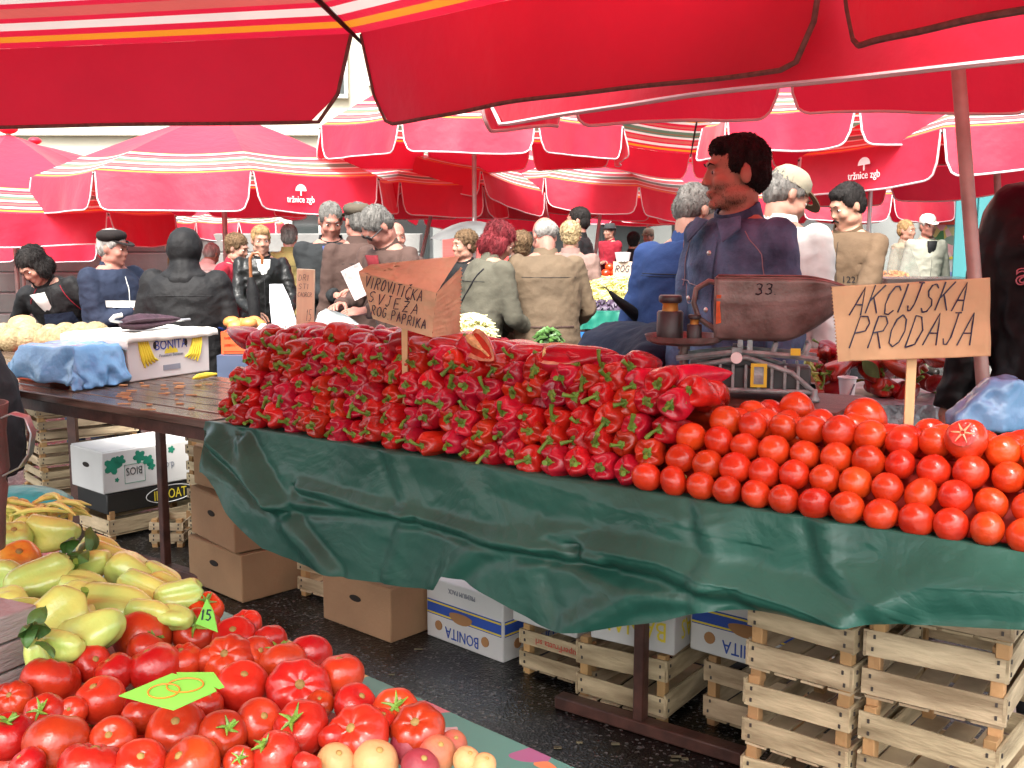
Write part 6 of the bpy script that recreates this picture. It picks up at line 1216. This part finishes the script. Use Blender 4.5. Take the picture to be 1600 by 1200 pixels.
hm = thing('halved_melon', 'halved orange fleshed melon on top of the netted melons', 'melon', (apx(33, 5.55), 5.55, 1.0), 0); hm.rotation_euler = (.5, .2, 0); MB().lathe([(.001, -.06), (.035, -.052), (.06, -.02), (.067, 0), (.066, .002)], 22).build('rind', m_mel, hm); MB().lathe([(.065, .001), (.06, .004), (.03, .0), (.02, -.006), (.001, -.008)], 22).build('flesh', mat('melon_flesh', (.62, .28, .08), .4, .2, 20), hm)
stall('stall with bags and bowls between the banana box and the pepper heap', 340, 830, 5.25, 5.95, .86, mat('dark_oilcloth', (.05, .07, .12), .5), .2)
zt_ = .866
def at(px, Y, z=zt_): return V((apx(px, Y), Y, z))
cr_ = thing('plastic_crate', 'orange red plastic crate at the foot of the umbrella pole', 'crate', at(378, 5.4), .1); oc2 = MB(); oc2.box((0, 0, .008), (.17, .2, .012))
for k in range(3):
    for s in (-1, 1): oc2.box((0, s * .1, .025 + k * .035), (.17, .008, .022)); oc2.box((s * .085, 0, .025 + k * .035), (.008, .2, .022))
oc2.build('basket', m_oc, cr_)
for sx in (-1, 1):
    for sy in (-1, 1): MB().box((sx * .083, sy * .098, .055), (.014, .014, .11)).build('corner_post', m_oc, cr_)
bw = thing('bowl', 'blue plastic bowl of orange brown buns behind the orange crate', 'bowl', at(382, 5.8)); MB().lathe([(.07, 0), (.13, .08), (.14, .09), (.128, .085), (.065, .01), (.001, .008)], 24, cap=False).build('shell', mat('navy_plastic', (.012, .03, .16), .35), bw)
GBu = 'buns in the blue bowl'; m_bun = mat('bun_crust', (.48, .17, .04), .5, .3, 12); b0 = None
for k in range(6):
    loc = at(382, 5.8) + V((.07 * math.cos(k * 1.05), .07 * math.sin(k * 1.05), .10 + .015 * (k % 2)))
    if b0 is None: b0 = MB().ell((0, 0, 0), (.045, .045, .032), 14, 8).build('bun', m_bun); tag(b0, 'orange brown bun heaped in the blue bowl', 'bun', GBu); b0.location = loc
    else: dup(b0, loc, None, None, r_.uniform(.9, 1.1), GBu)
m_bagc = mat('clear_bag_nuts', (.42, .34, .32), .3, .35, 40, col2=(.55, .48, .46), bump=.5, bs=30, coat=.4)
for i, (px, lb) in enumerate(((405, 'clear bag of pale nuts right of the umbrella pole'), (432, 'clear bag of brown nuts between two other bags'), (456, 'clear bag of nuts beside the narrow price board'))):
    t = thing('nut_bag', lb, 'bag', at(px, 5.5)); mb = MB(); mb.ell((0, 0, .05), (.075, .06, .055), 16, 10); mb.ell((.02, 0, .1), (.03, .03, .035), 10, 8); clay(mb, 'body', m_bagc, t, .01, 1, disp=.012, ds=18, seed=i)
sp2 = thing('scale_scoop', 'upright dented grey metal scale scoop behind the peppers', 'scoop', at(535, 5.3, zt_)); kk_ = 5.3 / FPX
MB().rings([[V(((x * sc_) * kk_, y0 + dy * (1 - (x / 48) ** 2), z * kk_ * (1 - .25 * (x / 48) + 0))) for x in range(-44, 45, 4)] for sc_, z, y0, dy in ((1, 0, -.05, .10), (1, 20, -.04, .11), (.98, 40, -.03, .12), (.85, 52, -.02, .12), (.6, 58, -.01, .12))], cap=False).build('shell', mat('dented_grey_tin', (.26, .28, .27), .4, .25, 9, metal=.7, bump=.15), sp2).modifiers.new('s', 'SOLIDIFY').thickness = .006
cb2 = thing('blue_plastic_sheet', 'bright blue plastic sheet just behind the paper bag sign', 'plastic sheet', at(600, 5.45)); MB().ell((0, 0, .05), (.15, .1, .06), 20, 10).build('fold', m_bluebag, cb2)
def heap(name, label, cat, m, loc, rx, ry, rz_, n, l, r, seed):
    r2 = random.Random(seed); mb = MB(); mb.ell((0, 0, 0), (rx * .9, ry * .9, rz_ * .85), 18, 10)
    for k in range(n):
        a, q = r2.uniform(0, 6.28), math.sqrt(r2.random()); x, y = rx * q * math.cos(a), ry * q * math.sin(a); z = rz_ * math.sqrt(max(0, 1 - q * q)); b = r2.uniform(0, 3.14); ll = l * r2.uniform(.6, 1.2); t = r2.uniform(-.5, .5)
        mb.tube([(x - ll * math.cos(b), y - ll * math.sin(b), z - ll * t), (x, y, z + r * 1.3), (x + ll * math.cos(b), y + ll * math.sin(b), z + ll * t)], [r * .4, r, r * .4], 5)
    o = solo(mb, name, m, label, cat, loc); struct(o, 'stuff'); return o
m_bean = mat('wax_bean', (.62, .55, .12), .5, .15, 20, col2=(.7, .66, .28), rand=.1); m_bean2 = mat('pale_bean', (.66, .64, .34), .5, .15, 20)
heap('pale_beans', 'mound of pale yellow beans behind the pepper heap, below the grey green coat', 'beans', m_bean2, at(737, 5.5, .87), .125, .11, .17, 240, .03, .007, 4)
leafy2 = heap('green_peppers', 'small mound of green peppers behind the red heap', 'peppers', m_leaf, at(856, 5.4, .87), .07, .05, .10, 36, .035, .012, 6)
stall('stall with heaped yellow beans right of the bald man, green and blue front', 905, 1030, 7.3, 8.2, .93, mat('green_blue_front', (.01, .16, .11), .5), .12)
st2 = MB().box((apx(968, 7.27), 7.26, .76), (.52, .012, .075)); solo(st2, 'blue_board', mat('blue_board_paint', (.015, .14, .42), .5), 'bright blue board under the green cloth of the bean stall', 'board')
heap('wax_beans', 'wide heap of yellow wax beans on the green fronted stall', 'beans', m_bean, at(965, 7.75, .94), .30, .26, .2, 620, .035, .0075, 9)
heap('purple_grapes', 'dark purple plums spread before the yellow wax beans', 'plums', mat('plum_skin', (.05, .03, .06), .5, .4, 20), at(945, 7.4, .935), .16, .06, .05, 90, .012, .012, 10)
stall('farther stall of tomatoes behind the wax beans', 925, 1060, 8.9, 9.6, .98, m_redcloth, .1)
GFt = 'tomatoes on the farther stall'; LFt = 'small red tomato on the farther stall behind the wax beans'; f0 = None
for j in range(4):
    for i in range(9 - j):
        loc = V((apx(935 + i * 13 + j * 6, 9.1), 9.05 + .05 * j, 1.02 + .05 * j))
        if f0 is None: f0 = MB().ell((0, 0, 0), (.038, .038, .034), 12, 8).build('tomato', m_tom); tag(f0, LFt, 'tomato', GFt); f0.location = loc
        else: dup(f0, loc, None, LFt, r_.uniform(.9, 1.1), GFt)
bs_ = thing('price_sign', 'pale cardboard sign with scribbles standing on the farther tomato stall', 'sign', at(972, 8.7, .95)); MB().box((0, 0, .16), (.15, .01, .24)).build('board', mat('pale_card', (.48, .38, .28), .8), bs_); le = MB(); strokes(le, 'ROG', -.06, .2, .05, .03, .003, .2, .3, y=-.008); strokes(le, '8.', -.05, .08, .09, .04, .003, .2, .3, y=-.008); le.build('lettering', m_ink, bs_)
ct = MB().lathe([(.05, 0), (.065, .07), (.06, .07), (.045, .005), (.001, .004)], 16, cap=False); solo(ct, 'plastic_tub', m_white, 'white plastic tub on top of the pale cardboard sign', 'tub', at(972, 8.72, 1.232))
stall('green fronted pastry stall with a glass case, right of the white pole', 1362, 1425, 9.2, 10, 1.05, mat('bright_green_front', (.01, .30, .18), .5), .3)
gc = thing('glass_case', 'clear domed display case of pastries on the green fronted stall', 'display case', at(1392, 9.5, 1.055)); mgl, gnt, go = nodes('clear_plastic'); gb = N(gnt, 'ShaderNodeBsdfPrincipled', Roughness=.05); gb.inputs['Alpha'].default_value = .22; gb.inputs['Base Color'].default_value = (.25, .27, .25, 1); gnt.links.new(gb.outputs[0], go.inputs[0])
MB().rings([[V((x, y, z)) for x, z in ((-.17, 0), (-.17, .2), (-.12, .27), (.08, .27), (.17, .05), (.17, 0))] for y in (-.2, .2)]).build('cover', mgl, gc, smooth=False); heap('pastries', 'pastries inside the clear display case', 'pastries', m_bun, at(1392, 9.45, 1.06), .14, .12, .05, 40, .02, .014, 12)
bt2 = thing('market_table', 'empty brown table top in front of the pale trench coat man', 'table', at(1440, 7.4, 0)); MB().box((0, 0, 1.14), (.62, .4, .03)).build('tabletop', m_wood_wet, bt2)
for x in (-.25, .25): MB().box((x, 0, .56), (.04, .3, 1.12)).build('leg', m_rust, bt2)
# right: table of dark peppers on foil behind the seller
m_foil = mat('silver_foil', (.5, .52, .55), .28, .3, 10, metal=.7, bump=1, bs=14)
stall('foil covered table of dark red peppers behind the seller', 1215, 1520, 3.72, 4.4, .86, m_foil, .16)
GD = 'dark red peppers on the foil table'; LD = 'dark red pepper in the loose pile on the foil covered table'
m_pepd = prod('dark_red_pepper_skin', (.22, .006, .010), (.4, .012, .012), rand=.25)
dpool = Pool([pepper('red_pepper', LD, 'pepper', 700 + i, m_pepd, GD, L=.15, Wd=.075, amp=.15, bend=.5) for i in range(5)])
for k in range(46):
    u, v, lay = r_.random(), r_.random(), k // 18; dpool.put(V((apx(1265 + 215 * u, 3.95), 3.86 + .35 * v, .90 + .05 * lay + .04 * v)), orient(r_.uniform(0, 6.28), r_.uniform(-.6, .6), r_.uniform(0, 6)), LD, r_.uniform(.8, 1.1), GD, k=k % 5)
for i, (px, a) in enumerate(((1385, 1), (1350, 2.4), (1440, .4))):
    t = thing('loose_leaf', ('upright green leaf among the dark red peppers', 'green leaf left of the white cup', 'green leaf under the price sign corner')[i], 'leaf', V((apx(px, 3.9), 3.9, 1.0))); MB().grid(lambda u, v: V(((v - .5) * .05 * math.sin(PI * u), -.02 * u, .09 * u)), 6, 4, Matrix.Rotation(a, 4, 'Y')).build('blade', m_leaf, t)
cu = thing('paper_cup', 'white plastic cup with a printed sprig on the foil table', 'cup', V((apx(1329, 3.74), 3.74, .866))); MB().lathe([(.022, 0), (.03, .085), (.034, .088), (.034, .092), (.029, .092), (.021, .004), (.001, .003)], 22, cap=False).build('body', m_white, cu); MB().tube([(-.002, -.028, .02), (.006, -.0295, .045), (.016, -.0285, .07)], .003, 5).build('sprig_print', m_grp, cu)
bbg = thing('plastic_bag', 'light blue plastic bag tied to the leaning umbrella pole', 'bag', P(1545, 640, 2.62), 0)
mb = MB(); kq = 2.62 / FPX
mb.rings([[V((x * kq, y, z * kq)) for x, y in ((a, -.03), (b * .5 + a * .5, -.05), (b, -.03), (b, .03), (a, .03))] for z, a, b in ((-30, -62, 75), (-5, -58, 70), (20, -30, 58), (45, -10, 48), (52, -4, 44))]); clay(mb, 'body', m_bluebag, bbg, .006, 2, disp=.007, ds=22)
cbp = thing('cardboard_flap', 'piece of brown cardboard leaning beside the dark red peppers', 'cardboard', V((apx(1268, 3.8), 3.8, .88)), R(-20)); MB().box((0, 0, .05), (.10, .006, .09), Matrix.Rotation(R(-35), 4, 'Y')).build('sheet', m_card, cbp)
lt_ = heap('lettuce_leaves', 'yellow green leaves beside the leaning cardboard piece', 'leaves', mat('lettuce', (.3, .42, .08), .5), V((apx(1253, 3.9), 3.9, .9)), .06, .05, .09, 40, .03, .01, 15)
# litter on the asphalt
lt_ = MB(); r_ = random.Random(3)
for k in range(24):
    p = G(r_.uniform(480, 1150), r_.uniform(960, 1190), .003); lt_.box(p, (r_.uniform(.006, .03), r_.uniform(.004, .012), .003), None)
struct(solo(lt_, 'ground_litter', mat('pale_litter', (.16, .14, .08), .8, .4, 30), 'scraps of leaf and paper on the wet asphalt', 'litter'), 'stuff')
